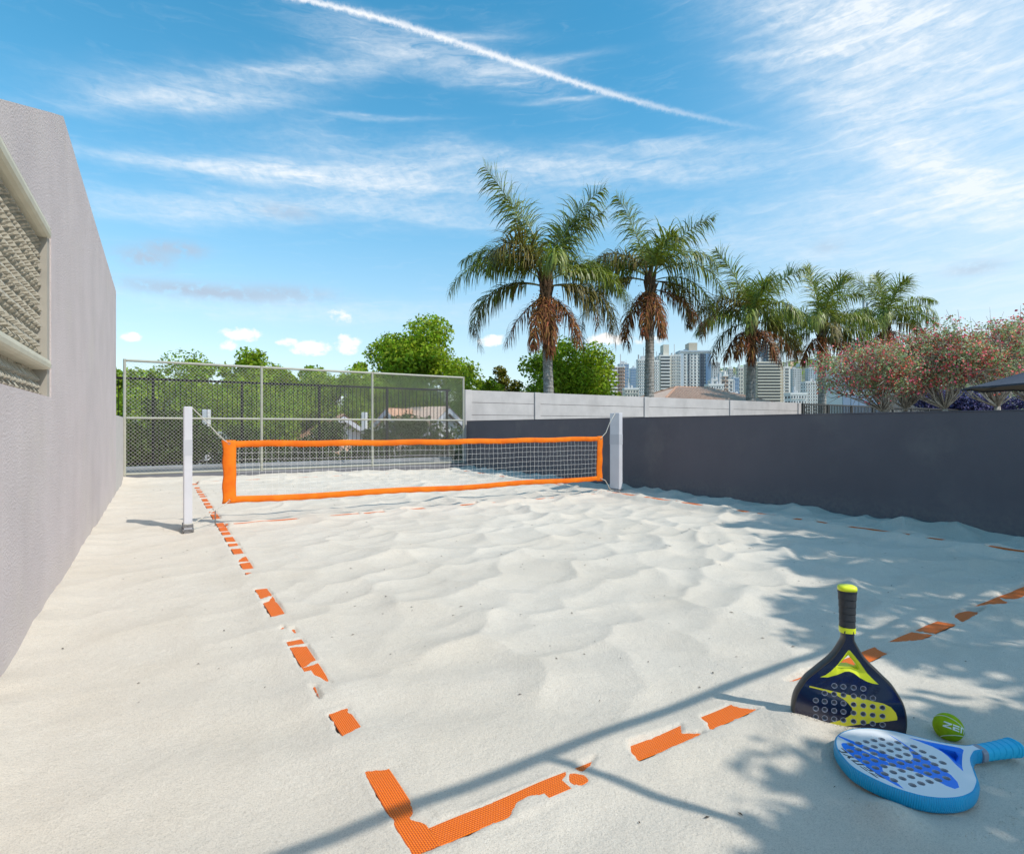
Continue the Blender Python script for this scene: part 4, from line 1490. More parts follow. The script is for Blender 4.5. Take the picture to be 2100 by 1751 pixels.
# ---------------------------------------------------------------- vegetation
def leaf_cloud(centres, radii, n, size, seed, shell=0.55, flat=0.0, aspect=0.6, up=0.3):
    """n pointed leaf faces scattered in the outer part of a set of blobs (numpy arrays)"""
    r = np.random.default_rng(seed)
    C_ = np.array(centres, float)
    R_ = np.array(radii, float)
    if R_.ndim == 1: R_ = np.stack([R_, R_, R_ * 0.85], -1)
    wgt = (R_[:, 0] * R_[:, 2]); wgt /= wgt.sum()
    k = r.choice(len(C_), n, p=wgt)
    d = r.normal(size=(n, 3)); d /= np.linalg.norm(d, axis=1, keepdims=True)
    rad = shell + (1.08 - shell) * r.random(n) ** 0.8
    P = C_[k] + d * R_[k] * rad[:, None]
    nrm = d * 0.6 + r.normal(size=(n, 3)) * 0.6 + np.array([0, 0, up])
    nrm /= np.linalg.norm(nrm, axis=1, keepdims=True)
    t = np.cross(nrm, r.normal(size=(n, 3))); t /= np.linalg.norm(t, axis=1, keepdims=True)
    b = np.cross(nrm, t)
    L = size * (0.6 + 0.8 * r.random(n))[:, None]
    Wd = L * aspect
    v = np.stack([P - t * L * .5, P + b * Wd * .5 - nrm * L * .06, P + t * L * .5, P - b * Wd * .5 - nrm * L * .06], 1).reshape(-1, 3)
    return v


def quads_obj(name, v, m, parent, root_loc=None):
    n = len(v) // 4
    o = link(name, fast_mesh(name, v, np.arange(4 * n), np.full(n, 4)), m, parent)
    return o


def sub_blobs(c, R, n, r, seed, up=True):
    """smaller clumps over the surface of one crown ellipsoid -> uneven outline"""
    g_ = np.random.default_rng(seed)
    out, rad = [], []
    for i in range(n):
        d = g_.normal(size=3); d /= np.linalg.norm(d)
        if up and d[2] < -0.45: d[2] *= -0.6
        k = 0.55 + 0.5 * g_.random()
        out.append([c[j] + d[j] * R[j] * k for j in range(3)])
        q = r * (0.6 + 0.9 * g_.random())
        rad.append([q, q, q * 0.8])
    return out, rad


def broad_tree(name, label, loc, H_, R, m_leaf, n_leaf, leaf, seed, cat='tree', group=None, trunk_r=0.16, blobs=26, zlow=0.35, m_bark='bark', z0=None, holes=True):
    """H_: crown top above root; R: crown half width"""
    root = empty(name, loc, label, cat, group)
    g_ = np.random.default_rng(seed)
    zc = H_ * (0.5 + zlow * 0.5)
    rz = H_ * (1 - zlow) / 2
    cs, rs = sub_blobs((0, 0, zc), (R * 0.80, R * 0.80, rz * 0.85), blobs, R * 0.27, seed)
    tb = MB()
    tb.tube([(0, 0, -0.3), (0.05, 0.02, H_ * 0.2), (0.02, -0.05, H_ * zlow), (0, 0, zc)], [trunk_r * 1.3, trunk_r, trunk_r * 0.8, trunk_r * 0.45], 9)
    tb.build('trunk', M[m_bark], root, True)
    lb = MB()
    for c in cs[::2]:
        h0 = H_ * (zlow * 0.8 + 0.15 * g_.random())
        mid = [c[0] * 0.5 + g_.normal() * 0.1 * R, c[1] * 0.5 + g_.normal() * 0.1 * R, h0 + (c[2] - h0) * 0.6]
        lb.tube([(0, 0, h0), mid, c], [trunk_r * 0.5, trunk_r * 0.28, trunk_r * 0.08], 6)
    lb.build('limbs', M[m_bark], root, True)
    v = leaf_cloud(cs, rs, n_leaf, leaf, seed + 1, 0.35)
    quads_obj('crown', v, M[m_leaf], root)
    return root


# row of trees beyond the picket fence (positions on the slope below the court)
G = 'green trees beyond the far fence'
def T(u, d, top_px_h, R, *a, **k):
    """tree at range d with its top top_px_h metres above eye level"""
    p = survey(u, d, -3.2)
    return p, top_px_h + EYE + 3.2 + 0.55
row = [  # u, d, top above eye, crown half width, leaf material, seed, label
    (-0.672, 27.0, 3.40, 1.9, 'leaf_mid', 1, 'round green tree rising over the left end of the mesh fence, by the stucco wall'),
    (-0.560, 29.0, 3.15, 1.7, 'leaf_mid', 2, 'low green tree second from the left over the mesh fence'),
    (-0.465, 30.0, 4.30, 2.1, 'leaf', 3, 'bright green tree rising highest over the left bay of the mesh fence'),
    (-0.395, 31.0, 3.60, 1.7, 'leaf', 4, 'bright green tree just right of the first inner fence post'),
    (-0.325, 30.0, 3.05, 1.7, 'leaf_mid', 5, 'green tree barely topping the fence above the net middle'),
    (-0.262, 31.0, 3.15, 1.5, 'leaf', 6, 'small round bright tree over the middle bay of the mesh fence'),
]
for u, d, h, R, ml, sd, lab in row:
    p, H_ = T(u, d, h, R)
    broad_tree('leafy_tree', lab, p, H_, R, ml, 9000, 0.20, sd * 10, group=G, zlow=0.30)
p, H_ = T(-0.160, 36.0, 6.5, 3.7)
broad_tree('leafy_tree', 'tall dense bright green tree left of the palms, the biggest broadleaf', p, H_, 4.1, 'leaf', 26000, 0.22, 101, blobs=34, zlow=0.28, trunk_r=0.25, group=G)
p, H_ = T(-0.065, 37.0, 4.0, 1.9)
broad_tree('leafy_tree', 'green tree low at the right foot of the biggest broadleaf tree', p, H_, 1.9, 'leaf', 7000, 0.22, 111, zlow=0.3, group=G)
p, H_ = T(-0.018, 40.0, 3.75, 1.6)
broad_tree('leafy_tree', 'small olive yellow tree between the two tall broadleaf trees', p, H_, 1.7, 'leaf_olive', 6000, 0.22, 121, zlow=0.3, group=G)
p, H_ = T(0.090, 38.0, 5.75, 3.4)
broad_tree('leafy_tree', 'broad green tree behind the trunk of the first palm', p, H_, 3.9, 'leaf', 22000, 0.22, 131, blobs=32, zlow=0.25, trunk_r=0.25, group=G)
p, H_ = T(0.150, 37.0, 3.6, 1.4)
broad_tree('leafy_tree', 'small green tree above the panel wall, left of the salmon tower', p, H_, 1.6, 'leaf_mid', 5000, 0.22, 141, zlow=0.3, group=G)

# hedge of dark shrubs right behind the picket fence
def shrub(label, u, d, w_, top, m_leaf, n, seed, bottom=-1.5, group='dark shrubs behind the picket fence', leaf=0.13, name='shrub'):
    p = survey(u, d, bottom)
    root = empty(name, p, label, 'shrub', group)
    H_ = top - bottom
    cs, rs = sub_blobs((0, 0, H_ * 0.52), (w_, w_ * 0.55, H_ * 0.42), 22, w_ * 0.36, seed)
    g_ = MB()
    for c in cs[::3]:
        g_.tube([(c[0] * 0.1, c[1] * 0.1, -0.2), (c[0] * 0.5, c[1] * 0.5, c[2] * 0.5), c], [0.05, 0.03, 0.01], 5)
    g_.build('stems', M['bark'], root)
    quads_obj('foliage', leaf_cloud(cs, rs, n, leaf, seed, 0.25), M[m_leaf], root)
    return root
for lab, u, d, w_, top, ml, n, sd in [
    ('dense dark shrub in the left corner behind the picket fence', -0.635, 19.8, 1.35, 2.75, 'leaf_dark', 8000, 201),
    ('dark shrub behind the left net post', -0.555, 20.3, 0.95, 2.3, 'leaf_dark', 6000, 202),
    ('dark green shrub left of the first inner fence post', -0.475, 22.0, 1.1, 1.75, 'leaf_dark', 5000, 203),
    ('shrub right of the first inner fence post, below the small tiled roof', -0.405, 21.6, 0.9, 1.15, 'leaf_dark', 5000, 204),
    ('dark shrub in front of the big tiled roof with white gable', -0.330, 22.0, 0.95, 2.1, 'leaf_dark', 5500, 205),
    ('round dark shrub left of the second inner fence post', -0.262, 22.3, 0.95, 1.55, 'leaf_dark', 5500, 206),
    ('tall dark shrub between the two right hand houses', -0.195, 23.0, 1.05, 2.45, 'leaf_dark', 6500, 207),
    ('low dark shrub in front of the right hand pale roof', -0.125, 23.5, 1.15, 1.85, 'leaf_dark', 6000, 208),
    ('mid green shrub in the middle distance behind the left net post', -0.50, 27.5, 1.9, 4.2, 'leaf_mid', 14000, 209),
    ('mid green shrub in the middle distance above the tiled roof', -0.37, 28.5, 2.1, 4.4, 'leaf_mid', 15000, 210),
    ('mid green shrub in the middle distance over the net middle', -0.265, 29.0, 1.9, 4.1, 'leaf_mid', 14000, 211),
    ('mid green shrub behind the pale roof at the right end of the mesh fence', -0.15, 31.0, 3.2, 4.6, 'leaf_mid', 17000, 212),
    ('bright green shrub filling the gap above the first inner fence post', -0.435, 26.0, 1.5, 3.5, 'leaf_mid', 12000, 214),
    ('bright green shrub above the white column at the second inner fence post', -0.225, 30.0, 1.9, 4.3, 'leaf_mid', 12000, 215),
    ('mid green shrub behind the dense shrub in the left corner', -0.60, 25.0, 2.2, 4.5, 'leaf_mid', 15000, 213)]:
    shrub(lab, u, d, w_, top, ml, n, sd)


# ---------------------------------------------------------------- palms
def frond_mesh(name, az, e0, L, droop, seed, leaflet=0.62, npairs=46, petiole=0.20, twist=0.0, hang=0.9):
    """az: 0 = to the viewer's right, 90 = away; e0 start elevation; droop: degrees turned down by the tip"""
    r = np.random.default_rng(seed)
    N = 26
    pts, dirs = [np.zeros(3)], []
    ca, sa = math.cos(math.radians(az)), math.sin(math.radians(az))
    for i in range(N):
        t = (i + 0.5) / N
        e = math.radians(e0 - droop * t ** 1.25)
        d = np.array([ca * math.cos(e), sa * math.cos(e), math.sin(e)])
        dirs.append(d)
        pts.append(pts[-1] + d * L / N)
    dirs.append(dirs[-1])
    pts = np.array(pts)
    side0 = np.array([-sa, ca, 0.0])
    v, loops, cnt = [], [], []
    def quad(a, b, c, d):
        k = len(v)
        v.extend([a, b, c, d]); loops.extend([k, k + 1, k + 2, k + 3]); cnt.append(4)
    # rachis as a narrow three sided spine
    for i in range(N):
        w0 = 0.045 * (1 - i / N) ** 0.8 + 0.006
        w1 = 0.045 * (1 - (i + 1) / N) ** 0.8 + 0.006
        up0 = np.cross(dirs[i], side0) * -1
        a, b = pts[i], pts[i + 1]
        quad(a + side0 * w0, a - side0 * w0, b - side0 * w1, b + side0 * w1)
        quad(a + side0 * w0, b + side0 * w1, b - up0 * w1 * 1.2, a - up0 * w0 * 1.2)
        quad(a - side0 * w0, a - up0 * w0 * 1.2, b - up0 * w1 * 1.2, b - side0 * w1)
    G_ = np.array([0, 0, -1.0])
    for j in range(npairs):
        t = petiole + (1 - petiole) * (j + r.random() * 0.6) / npairs
        x = t * N
        i = min(int(x), N - 1)
        p = pts[i] + (pts[i + 1] - pts[i]) * (x - i)
        d = dirs[i]
        up = np.cross(side0, d); up /= np.linalg.norm(up)
        if up[2] < 0: up = -up
        tt = (t - petiole) / (1 - petiole)
        ll = leaflet * (1.22 if hang < 0.5 else 1.0) * (0.55 + 0.75 * math.sin(PI * min(1, tt * 0.85 + 0.12))) * (0.8 + 0.4 * r.random())
        if tt > 0.9: ll *= 0.75
        for s in (-1, 1):
            fwd = 0.45 + 0.55 * tt + r.normal() * 0.10
            phi = math.radians(r.uniform(-62, 78))
            q = (side0 * s * math.cos(phi) + up * math.sin(phi)) * (1.0 - 0.20 * tt) + d * fwd
            q /= np.linalg.norm(q)
            w = 0.036 + 0.012 * r.random()
            segs = 4
            a = p.copy()
            wdir = np.cross(q, up); wdir /= (np.linalg.norm(wdir) + 1e-9)
            prev = (a + wdir * w * .5, a - wdir * w * .5)
            for k in range(segs):
                q = q + G_ * (hang * (0.30 + 0.35 * k) * (0.6 + 0.5 * r.random()))
                q /= np.linalg.norm(q)
                a = a + q * ll / segs
                ww = w * (1.0, 0.85, 0.6, 0.12)[k]
                nxt = (a + wdir * ww * .5 * 1.5, a - wdir * ww * .5 * 1.5)
                quad(prev[0], prev[1], nxt[1], nxt[0])
                prev = nxt
    return fast_mesh(name, np.array(v), loops, cnt)


# az, start elevation, length, droop, kind (0 green, 1 yellowing, 2 dry)
BASE = [
    (174, 70, 6.1, 30, 0), (10, 76, 5.7, 34, 0), (14, 68, 5.0, 40, 0), (265, 50, 3.4, 110, 0), (168, 62, 4.6, 96, 1),
    (180, 52, 5.1, 92, 0), (190, 38, 5.4, 112, 0), (165, 20, 5.0, 118, 0), (2, 52, 4.6, 112, 0),
    (-8, 30, 5.0, 130, 0), (8, 15, 4.4, 120, 1), (-20, 2, 4.0, 100, 1), (215, 62, 4.4, 118, 1),
    (140, 60, 4.4, 100, 0), (40, 60, 4.4, 105, 0),
    (188, 18, 5.6, 128, 1), (352, 10, 5.4, 122, 1), (166, 76, 5.2, 44, 0), (18, 80, 5.2, 46, 0),
    (262, -38, 3.4, 48, 2), (285, -45, 3.3, 42, 2), (240, -40, 3.3, 46, 2), (315, -30, 3.4, 58, 2), (190, -40, 3.2, 48, 2), (350, -35, 3.5, 52, 2), (270, -55, 3.0, 30, 2),
]


def palm(label, u, d, zcrown, trunk_r, scale, seed, mirror=False, custom=None, lean=(0, 0)):
    root = empty('palm_tree', survey(u, d, -1.5), label, 'palm tree', 'row of palms behind the panel wall', rz=-HEADING)
    r = np.random.default_rng(seed)
    zc = zcrown + 1.5
    # ringed trunk
    rings, vs, fs = [], [], []
    n = 14
    z = 0.0
    zs = []
    while z < zc - 0.9:
        st = 0.16 + 0.05 * r.random()
        zs += [(z, 1.0), (z + st * 0.80, 0.985), (z + st * 0.86, 1.055), (z + st * 0.97, 1.055)]
        z += st
    zs.append((zc - 0.2, 0.9))
    for k, (zz, f) in enumerate(zs):
        t = zz / zc
        rr = trunk_r * (1.25 - 0.45 * t) * f
        cx, cy = lean[0] * (1 - t) ** 1.5, lean[1] * (1 - t)
        for i in range(n):
            a = 2 * PI * i / n
            vs.append((cx + rr * math.cos(a), cy + rr * math.sin(a), zz + 0.012 * math.sin(a * 2 + k)))
    for k in range(len(zs) - 1):
        for i in range(n):
            fs.append((k * n + i, k * n + (i + 1) % n, (k + 1) * n + (i + 1) % n, (k + 1) * n + i))
    MB().add(vs, fs).build('trunk', M['trunk'], root, smooth=False)
    # old leaf bases
    bb = MB()
    for i in range(46):
        a = r.random() * 2 * PI
        zz = zc - 1.5 + 1.5 * (i / 46)
        rr = trunk_r * (0.75 + 0.35 * r.random())
        L = 0.35 + 0.35 * r.random()
        o = Vector((math.cos(a), math.sin(a), 0))
        b0 = o * rr * 0.7 + Vector((0, 0, zz))
        bb.tube([b0, b0 + o * 0.10 + Vector((0, 0, L * 0.5)), b0 + o * (0.16 + 0.12 * r.random()) + Vector((0, 0, L))], [0.11, 0.075, 0.03], 6)
    bb.build('leaf_bases', M['boot'], root)
    # spears and stalks at the heart
    sb = MB()
    for i in range(14):
        a = r.random() * 2 * PI
        o = Vector((math.cos(a), math.sin(a), 0))
        k = r.random()
        sb.tube([Vector((0, 0, zc - 0.6)) + o * 0.12, Vector((0, 0, zc + 0.2)) + o * (0.15 + 0.12 * k), Vector((0, 0, zc + 1.0)) + o * (0.22 + 0.38 * k)], [0.06, 0.05, 0.025], 6)
    sb.build('leaf_stalks', M['petiole'], root)
    fl = custom or BASE
    for i, (az, e0, L, dr, kind) in enumerate(fl):
        a = (180 - az) if mirror else az
        if custom is None or True:
            a += r.normal() * 7; e0 += r.normal() * 4; dr += r.normal() * 7; L *= scale * (0.93 + 0.14 * r.random())
        me = frond_mesh('frond', a, e0, L, dr, seed * 100 + i, leaflet=(0.98 if kind < 2 else 0.82) * scale, npairs=(112 if e0 > 60 else 74) if kind < 2 else 54, petiole=0.18 if kind < 2 else 0.10, hang=(0.42 if e0 > 60 else 1.05))
        o = link('frond', me, (M['frond'], M['frond_old'], M['frond_dry'])[kind], root)
        o.location = (0.10 * math.cos(math.radians(a)), 0.10 * math.sin(math.radians(a)), zc - (0.0 if e0 > 30 else 0.25) - (0.45 if kind == 2 else 0))
        # older leaves carry dead brown tips
        if kind < 2 and e0 < 42:
            me.materials.append(M['frond_dry'])
            me.materials.append(M['frond_old'])
            n_ = len(me.polygons)
            co = np.zeros(len(me.vertices) * 3); me.vertices.foreach_get('co', co); co = co.reshape(-1, 4, 3).mean(1)
            low = (-co[:, 2] / (L * 0.62) + r.random(len(co)) * 0.55)
            me.polygons.foreach_set('material_index', np.where(low > 1.12, 1, np.where(low > 0.75, 2, 0)).astype(np.int32))
        if kind == 2: o['label'] = 'dead brown frond hanging down the trunk'
    # fruit bunches
    for s in (-1, 1) if seed % 2 else (-1,):
        fb = MB()
        vs, fs = [], []
        c0 = np.array([s * 0.45 * scale, -0.25, zc - 1.55])
        m = 480
        P = r.normal(size=(m, 3)) * np.array([0.17, 0.15, 0.36]) * scale + c0
        q = 0.030
        octv = np.array([(1, 0, 0), (-1, 0, 0), (0, 1, 0), (0, -1, 0), (0, 0, 1), (0, 0, -1)]) * q
        of = [(0, 2, 4), (2, 1, 4), (1, 3, 4), (3, 0, 4), (2, 0, 5), (1, 2, 5), (3, 1, 5), (0, 3, 5)]
        vv = (P[:, None] + octv[None]).reshape(-1, 3)
        lp = (np.arange(m)[:, None, None] * 6 + np.array(of)[None]).ravel()
        o = link('fruit_cluster', fast_mesh('fruit_cluster', vv, lp, np.full(m * 8, 3)), M['fruit'], root)
        o['kind'] = 'stuff'
    return root


P2 = [(174, 72, 5.5, 18, 0), (12, 62, 5.4, 32, 0), (70, 74, 3.4, 70, 0), (280, 70, 3.4, 90, 0), (180, 48, 5.0, 88, 0), (185, 34, 5.2, 118, 0), (170, 18, 4.6, 112, 1), (0, 40, 4.8, 118, 0),
      (-6, 22, 4.8, 118, 0), (12, 5, 4.2, 105, 1), (205, 55, 4.6, 125, 1), (130, 60, 4.6, 100, 0), (320, 50, 4.6, 128, 0), (185, 12, 5.4, 118, 1), (-4, 8, 5.4, 118, 1),
      (250, -38, 3.6, 46, 2), (275, -48, 3.3, 38, 2), (215, -30, 3.9, 50, 2), (190, -40, 3.8, 46, 2), (345, -15, 4.0, 82, 2), (300, -50, 3.0, 38, 2)]
P3 = [(172, 76, 4.9, 18, 0), (12, 68, 5.0, 36, 0), (90, 76, 3.2, 60, 0), (270, 70, 3.4, 80, 0), (178, 40, 4.4, 70, 0), (186, 22, 4.6, 82, 0), (170, 4, 3.9, 98, 1), (5, 42, 4.3, 100, 0), (-5, 25, 4.4, 118, 0),
      (10, 5, 4.0, 105, 1), (205, 60, 3.8, 120, 1), (300, 42, 4.2, 125, 0), (240, 35, 4.0, 125, 0), (130, 45, 4.2, 105, 0), (50, 45, 4.2, 105, 0), (200, -15, 3.4, 72, 2), (250, -20, 3.0, 66, 2), (290, -22, 3.0, 64, 2), (335, -12, 3.4, 72, 2), (225, -10, 3.3, 75, 2)]
P4 = [(95, 88, 5.0, 20, 0), (175, 62, 4.4, 88, 0), (8, 66, 4.4, 80, 0), (265, 78, 4.4, 78, 0), (180, 40, 4.8, 98, 0), (190, 22, 4.4, 118, 0), (2, 42, 4.6, 108, 0), (-8, 20, 4.4, 112, 0), (15, 4, 4.0, 100, 1), (165, 0, 3.8, 100, 1),
      (225, 45, 4.4, 122, 0), (315, 45, 4.4, 122, 0), (130, 50, 4.2, 100, 0), (50, 52, 4.4, 100, 0), (255, 20, 3.8, 105, 1), (285, -18, 3.1, 62, 2), (250, -20, 3.2, 64, 2), (320, -15, 3.2, 68, 2), (215, -15, 3.2, 68, 2), (0, -15, 3.2, 70, 2)]
P5 = [(160, 82, 5.2, 62, 0), (10, 55, 5.8, 72, 0), (90, 84, 4.4, 40, 0), (265, 78, 4.2, 80, 0), (2, 28, 5.6, 80, 0), (-8, 8, 4.8, 92, 1), (180, 50, 4.4, 110, 0), (188, 25, 4.4, 118, 0), (230, 45, 4.4, 122, 0), (310, 45, 4.4, 122, 0), (20, 40, 4.8, 95, 0),
      (140, 55, 4.6, 100, 0), (200, 4, 4.0, 100, 1), (340, -12, 3.4, 75, 2), (250, -18, 3.0, 64, 2), (215, -15, 3.0, 64, 2)]
palm('tallest palm, leftmost of the row, with a big brown skirt and fruit bunch', 0.0600, 28.15, 8.75, 0.245, 1.0, 31, lean=(0.35, 0))
palm('second palm from the left, grey ringed trunk clear of the towers', 0.2440, 32.0, 10.0, 0.26, 0.98, 44, custom=P2, lean=(-0.10, 0))
palm('middle palm of the row, in front of the banded beige tower', 0.4250, 36.85, 8.55, 0.29, 1.0, 55, custom=P3, lean=(-0.35, 0))
palm('fourth palm from the left with one frond standing straight up', 0.5480, 41.2, 8.75, 0.27, 1.0, 66, custom=P4, lean=(0.0, 0))
palm('rightmost palm, rising behind the red flowering trees', 0.6600, 46.1, 10.1, 0.30, 1.0, 77, custom=P5)


# ---------------------------------------------------------------- red flowering trees
def flowering(label, u, d, zc, R, seed, lean, n_leaf=9500, n_fl=1500, rz=1.3):
    root = empty('flowering_tree', survey(u, d, 0.25), label, 'tree', 'red flowering trees beyond the dark wall', rz=-HEADING)
    g_ = np.random.default_rng(seed)
    zc -= 0.25
    ctr = np.array([lean, 0, zc])
    tb = MB()
    fork = np.array([lean * 0.30, 0, (zc - rz) * 0.72])
    tb.tube([(0, 0, -0.2), fork * 0.5, fork], [0.19, 0.15, 0.12], 8)
    tb.build('trunk', M['palebark'], root, True)
    cs, rs = sub_blobs(ctr, (R * 1.12, R * 0.9, rz * 0.85), 40, R * 0.29, seed, up=False)
    lb = MB()
    for c in cs:
        m1 = fork + (np.array(c) - fork) * 0.35 + g_.normal(size=3) * 0.12 + np.array([0, 0, -0.1])
        m2 = fork + (np.array(c) - fork) * 0.7 + g_.normal(size=3) * 0.15
        e = np.array(c) + g_.normal(size=3) * 0.2
        lb.tube([fork, m1, m2, e], [0.050, 0.030, 0.018, 0.007], 6)
        for k in range(5):
            e2 = m2 + (np.array(c) - m2) * 1.0 + g_.normal(size=3) * R * 0.24
            lb.tube([m2, (m2 + e2) / 2 + g_.normal(size=3) * 0.08, e2], [0.020, 0.014, 0.006], 4)
    lb.build('branches', M['palebark'], root, True)
    quads_obj('crown', leaf_cloud(cs, rs, n_leaf, 0.115, seed + 1, 0.1, aspect=0.55), M['leaf_grey'], root)
    o = quads_obj('blossom', leaf_cloud(cs, np.array(rs) * 1.12, n_fl * 2, 0.105, seed + 2, 0.45, aspect=0.9), M['blossom'], root)
    o['kind'] = 'stuff'
    return root


flowering('red flowering tree nearest the palms, low spreading crown', 0.662, 27.5, 4.35, 2.15, 301, -0.6, rz=1.25)
flowering('red flowering tree with a thin straight trunk, second from the left', 0.690, 29.5, 4.75, 2.0, 302, 0.5, rz=1.35)
flowering('red flowering tree with a thick leaning trunk in the middle of the group', 0.773, 27.0, 4.75, 2.2, 303, -0.7, rz=1.5)
flowering('red flowering tree with forked leaning trunk behind the parasol', 0.868, 26.0, 4.95, 2.2, 304, -0.9, rz=1.6)
flowering('tall red flowering tree at the right edge, behind the parasol', 0.925, 27.5, 5.3, 2.3, 305, -0.3, rz=1.7)

# purple flowering shrub behind them
for lab, u, d, w_, sd in [('purple flowering shrub below the red trees, left of the parasol', 0.752, 47, 2.3, 401), ('purple flowering shrub under the parasol canopy', 0.835, 46, 2.7, 402), ('purple flowering shrub at the right edge below the parasol', 0.915, 45, 2.6, 403)]:
    shrub(lab, u, d, w_, 4.9, 'purple', 9000, sd, bottom=0.0, group='purple shrubs behind the red trees', leaf=0.20)

# ---------------------------------------------------------------- tree over the dark wall whose shade falls on the court
root = empty('shade_tree', (10.9, -3.6, 0.2), 'large spreading tree leaning over the dark wall beside the near end of the court', 'tree')
tb = MB()
tb.tube([(0, 0, -0.4), (-0.1, 0.2, 1.5), (-0.1, 0.4, 3.0)], [0.32, 0.26, 0.2], 10)
tb.build('trunk', M['bark'], root, True)
CL = SHADE = [  # crown clumps: shadow centre on the sand (x, y), height, radius
    (8.9, 5.0, 8.0, 1.30), (8.6, 3.4, 8.2, 1.5), (9.2, 6.4, 8.6, 0.85), (7.3, 4.2, 8.0, 0.95), (8.0, 1.8, 7.6, 1.6), (6.9, 2.6, 7.4, 1.25),
    (6.2, 1.5, 6.8, 1.25), (7.6, 0.3, 7.2, 1.5), (5.3, 2.2, 6.6, 0.90), (4.75, 1.1, 6.0, 0.85), (5.9, 0.2, 6.2, 1.3), (4.3, 0.2, 5.6, 1.0),
    (3.3, 0.65, 5.2, 0.85), (2.55, 0.95, 5.0, 0.62), (2.9, 0.1, 5.0, 1.0), (2.0, 0.55, 5.0, 0.7), (2.65, 1.2, 5.1, 0.38), (3.4, 1.15, 5.3, 0.5), (2.2, 0.95, 4.9, 0.5), (4.6, 2.75, 6.6, 0.42), (4.15, 2.35, 6.4, 0.36), (6.0, 3.4, 7.4, 0.60), (3.6, 1.0, 5.4, 0.40), (7.9, 5.6, 8.2, 0.45), (2.2, 1.0, 4.9, 0.30), (4.3, 1.75, 6.0, 0.40),
]
cs, rs = [], []
lb = MB()
fork = Vector((-0.1, 0.4, 3.0))
for k, (sx, sy, z, r_) in enumerate(CL):
    c = Vector((sx + 0.417 * z - 10.9, sy - 0.76 * z + 3.6, z - 0.2))
    sc_, sr_ = sub_blobs(c, (r_ * 0.62, r_ * 0.62, r_ * 0.45), 7, r_ * 0.42, 500 + k, up=False)
    cs += sc_; rs += sr_
    m1 = fork.lerp(c, 0.5) + Vector((rng.normal() * 0.2, rng.normal() * 0.2, 0.3))
    lb.tube([fork, m1, c], [0.10, 0.055, 0.02], 6)
lb.build('limbs', M['bark'], root, True)
quads_obj('crown', leaf_cloud(cs, rs, 37000, 0.15, 510, 0.0), M['leaf_mid'], root)

# ---------------------------------------------------------------- parasol
pc = survey(0.952, 16.9, 0.25)
pr_ = empty('parasol', pc, 'large dark grey parasol standing at the right edge beyond the dark wall', 'parasol', rz=-HEADING + 0.12)
RR, ZR, ZA = 2.12, 2.50, 3.18
vs, fs = [], []
NSEG = 6
for ring in range(NSEG + 1):
    t = ring / NSEG
    for i in range(64):
        a = 2 * PI * i / 64
        cor = abs(((i / 8.0) % 1.0) - 0.5) * 2          # 1 at a rib
        rad = RR * t * (1 - 0.075 * (1 - cor))
        z = ZA + (ZR - ZA) * t ** 0.9 - 0.10 * t * t * (1 - cor) * -0.4 - 0.05 * math.sin(PI * t) * (1 - cor)
        vs.append((rad * math.cos(a), rad * math.sin(a), z))
n0 = len(vs)
for ring in range(NSEG):
    for i in range(64):
        a, b = ring * 64 + i, ring * 64 + (i + 1) % 64
        fs.append((a, a + 64, b + 64, b))
top = MB().add(vs, fs)
top.add([(x, y, z - 0.004) for x, y, z in vs], [tuple(reversed(f)) for f in fs], 1)
e0 = NSEG * 64
top.add([vs[e0 + i] for i in range(64)] + [(x * 0.995, y * 0.995, z - 0.05) for x, y, z in vs[e0:e0 + 64]], [(i, i + 64, (i + 1) % 64 + 64, (i + 1) % 64) for i in range(64)], 0)
top.build('canopy', [M['canopy'], M['under']], pr_)
link('pole', MB().tube([(0, 0, 0), (0, 0, ZA + 0.1)], 0.03, 10).mesh('pole'), M['railpaint'], pr_)
for i in range(8):
    a = 2 * PI * i / 8
    link('rib', MB().tube([(0, 0, ZA - 0.03), (RR * 0.97 * math.cos(a), RR * 0.97 * math.sin(a), ZR - 0.02)], 0.010, 5).mesh('rib'), M['railpaint'], pr_)
link('base', MB().tube([(0, 0, 0), (0, 0, 0.08)], 0.35, 20).mesh('base'), M['iron'], pr_)


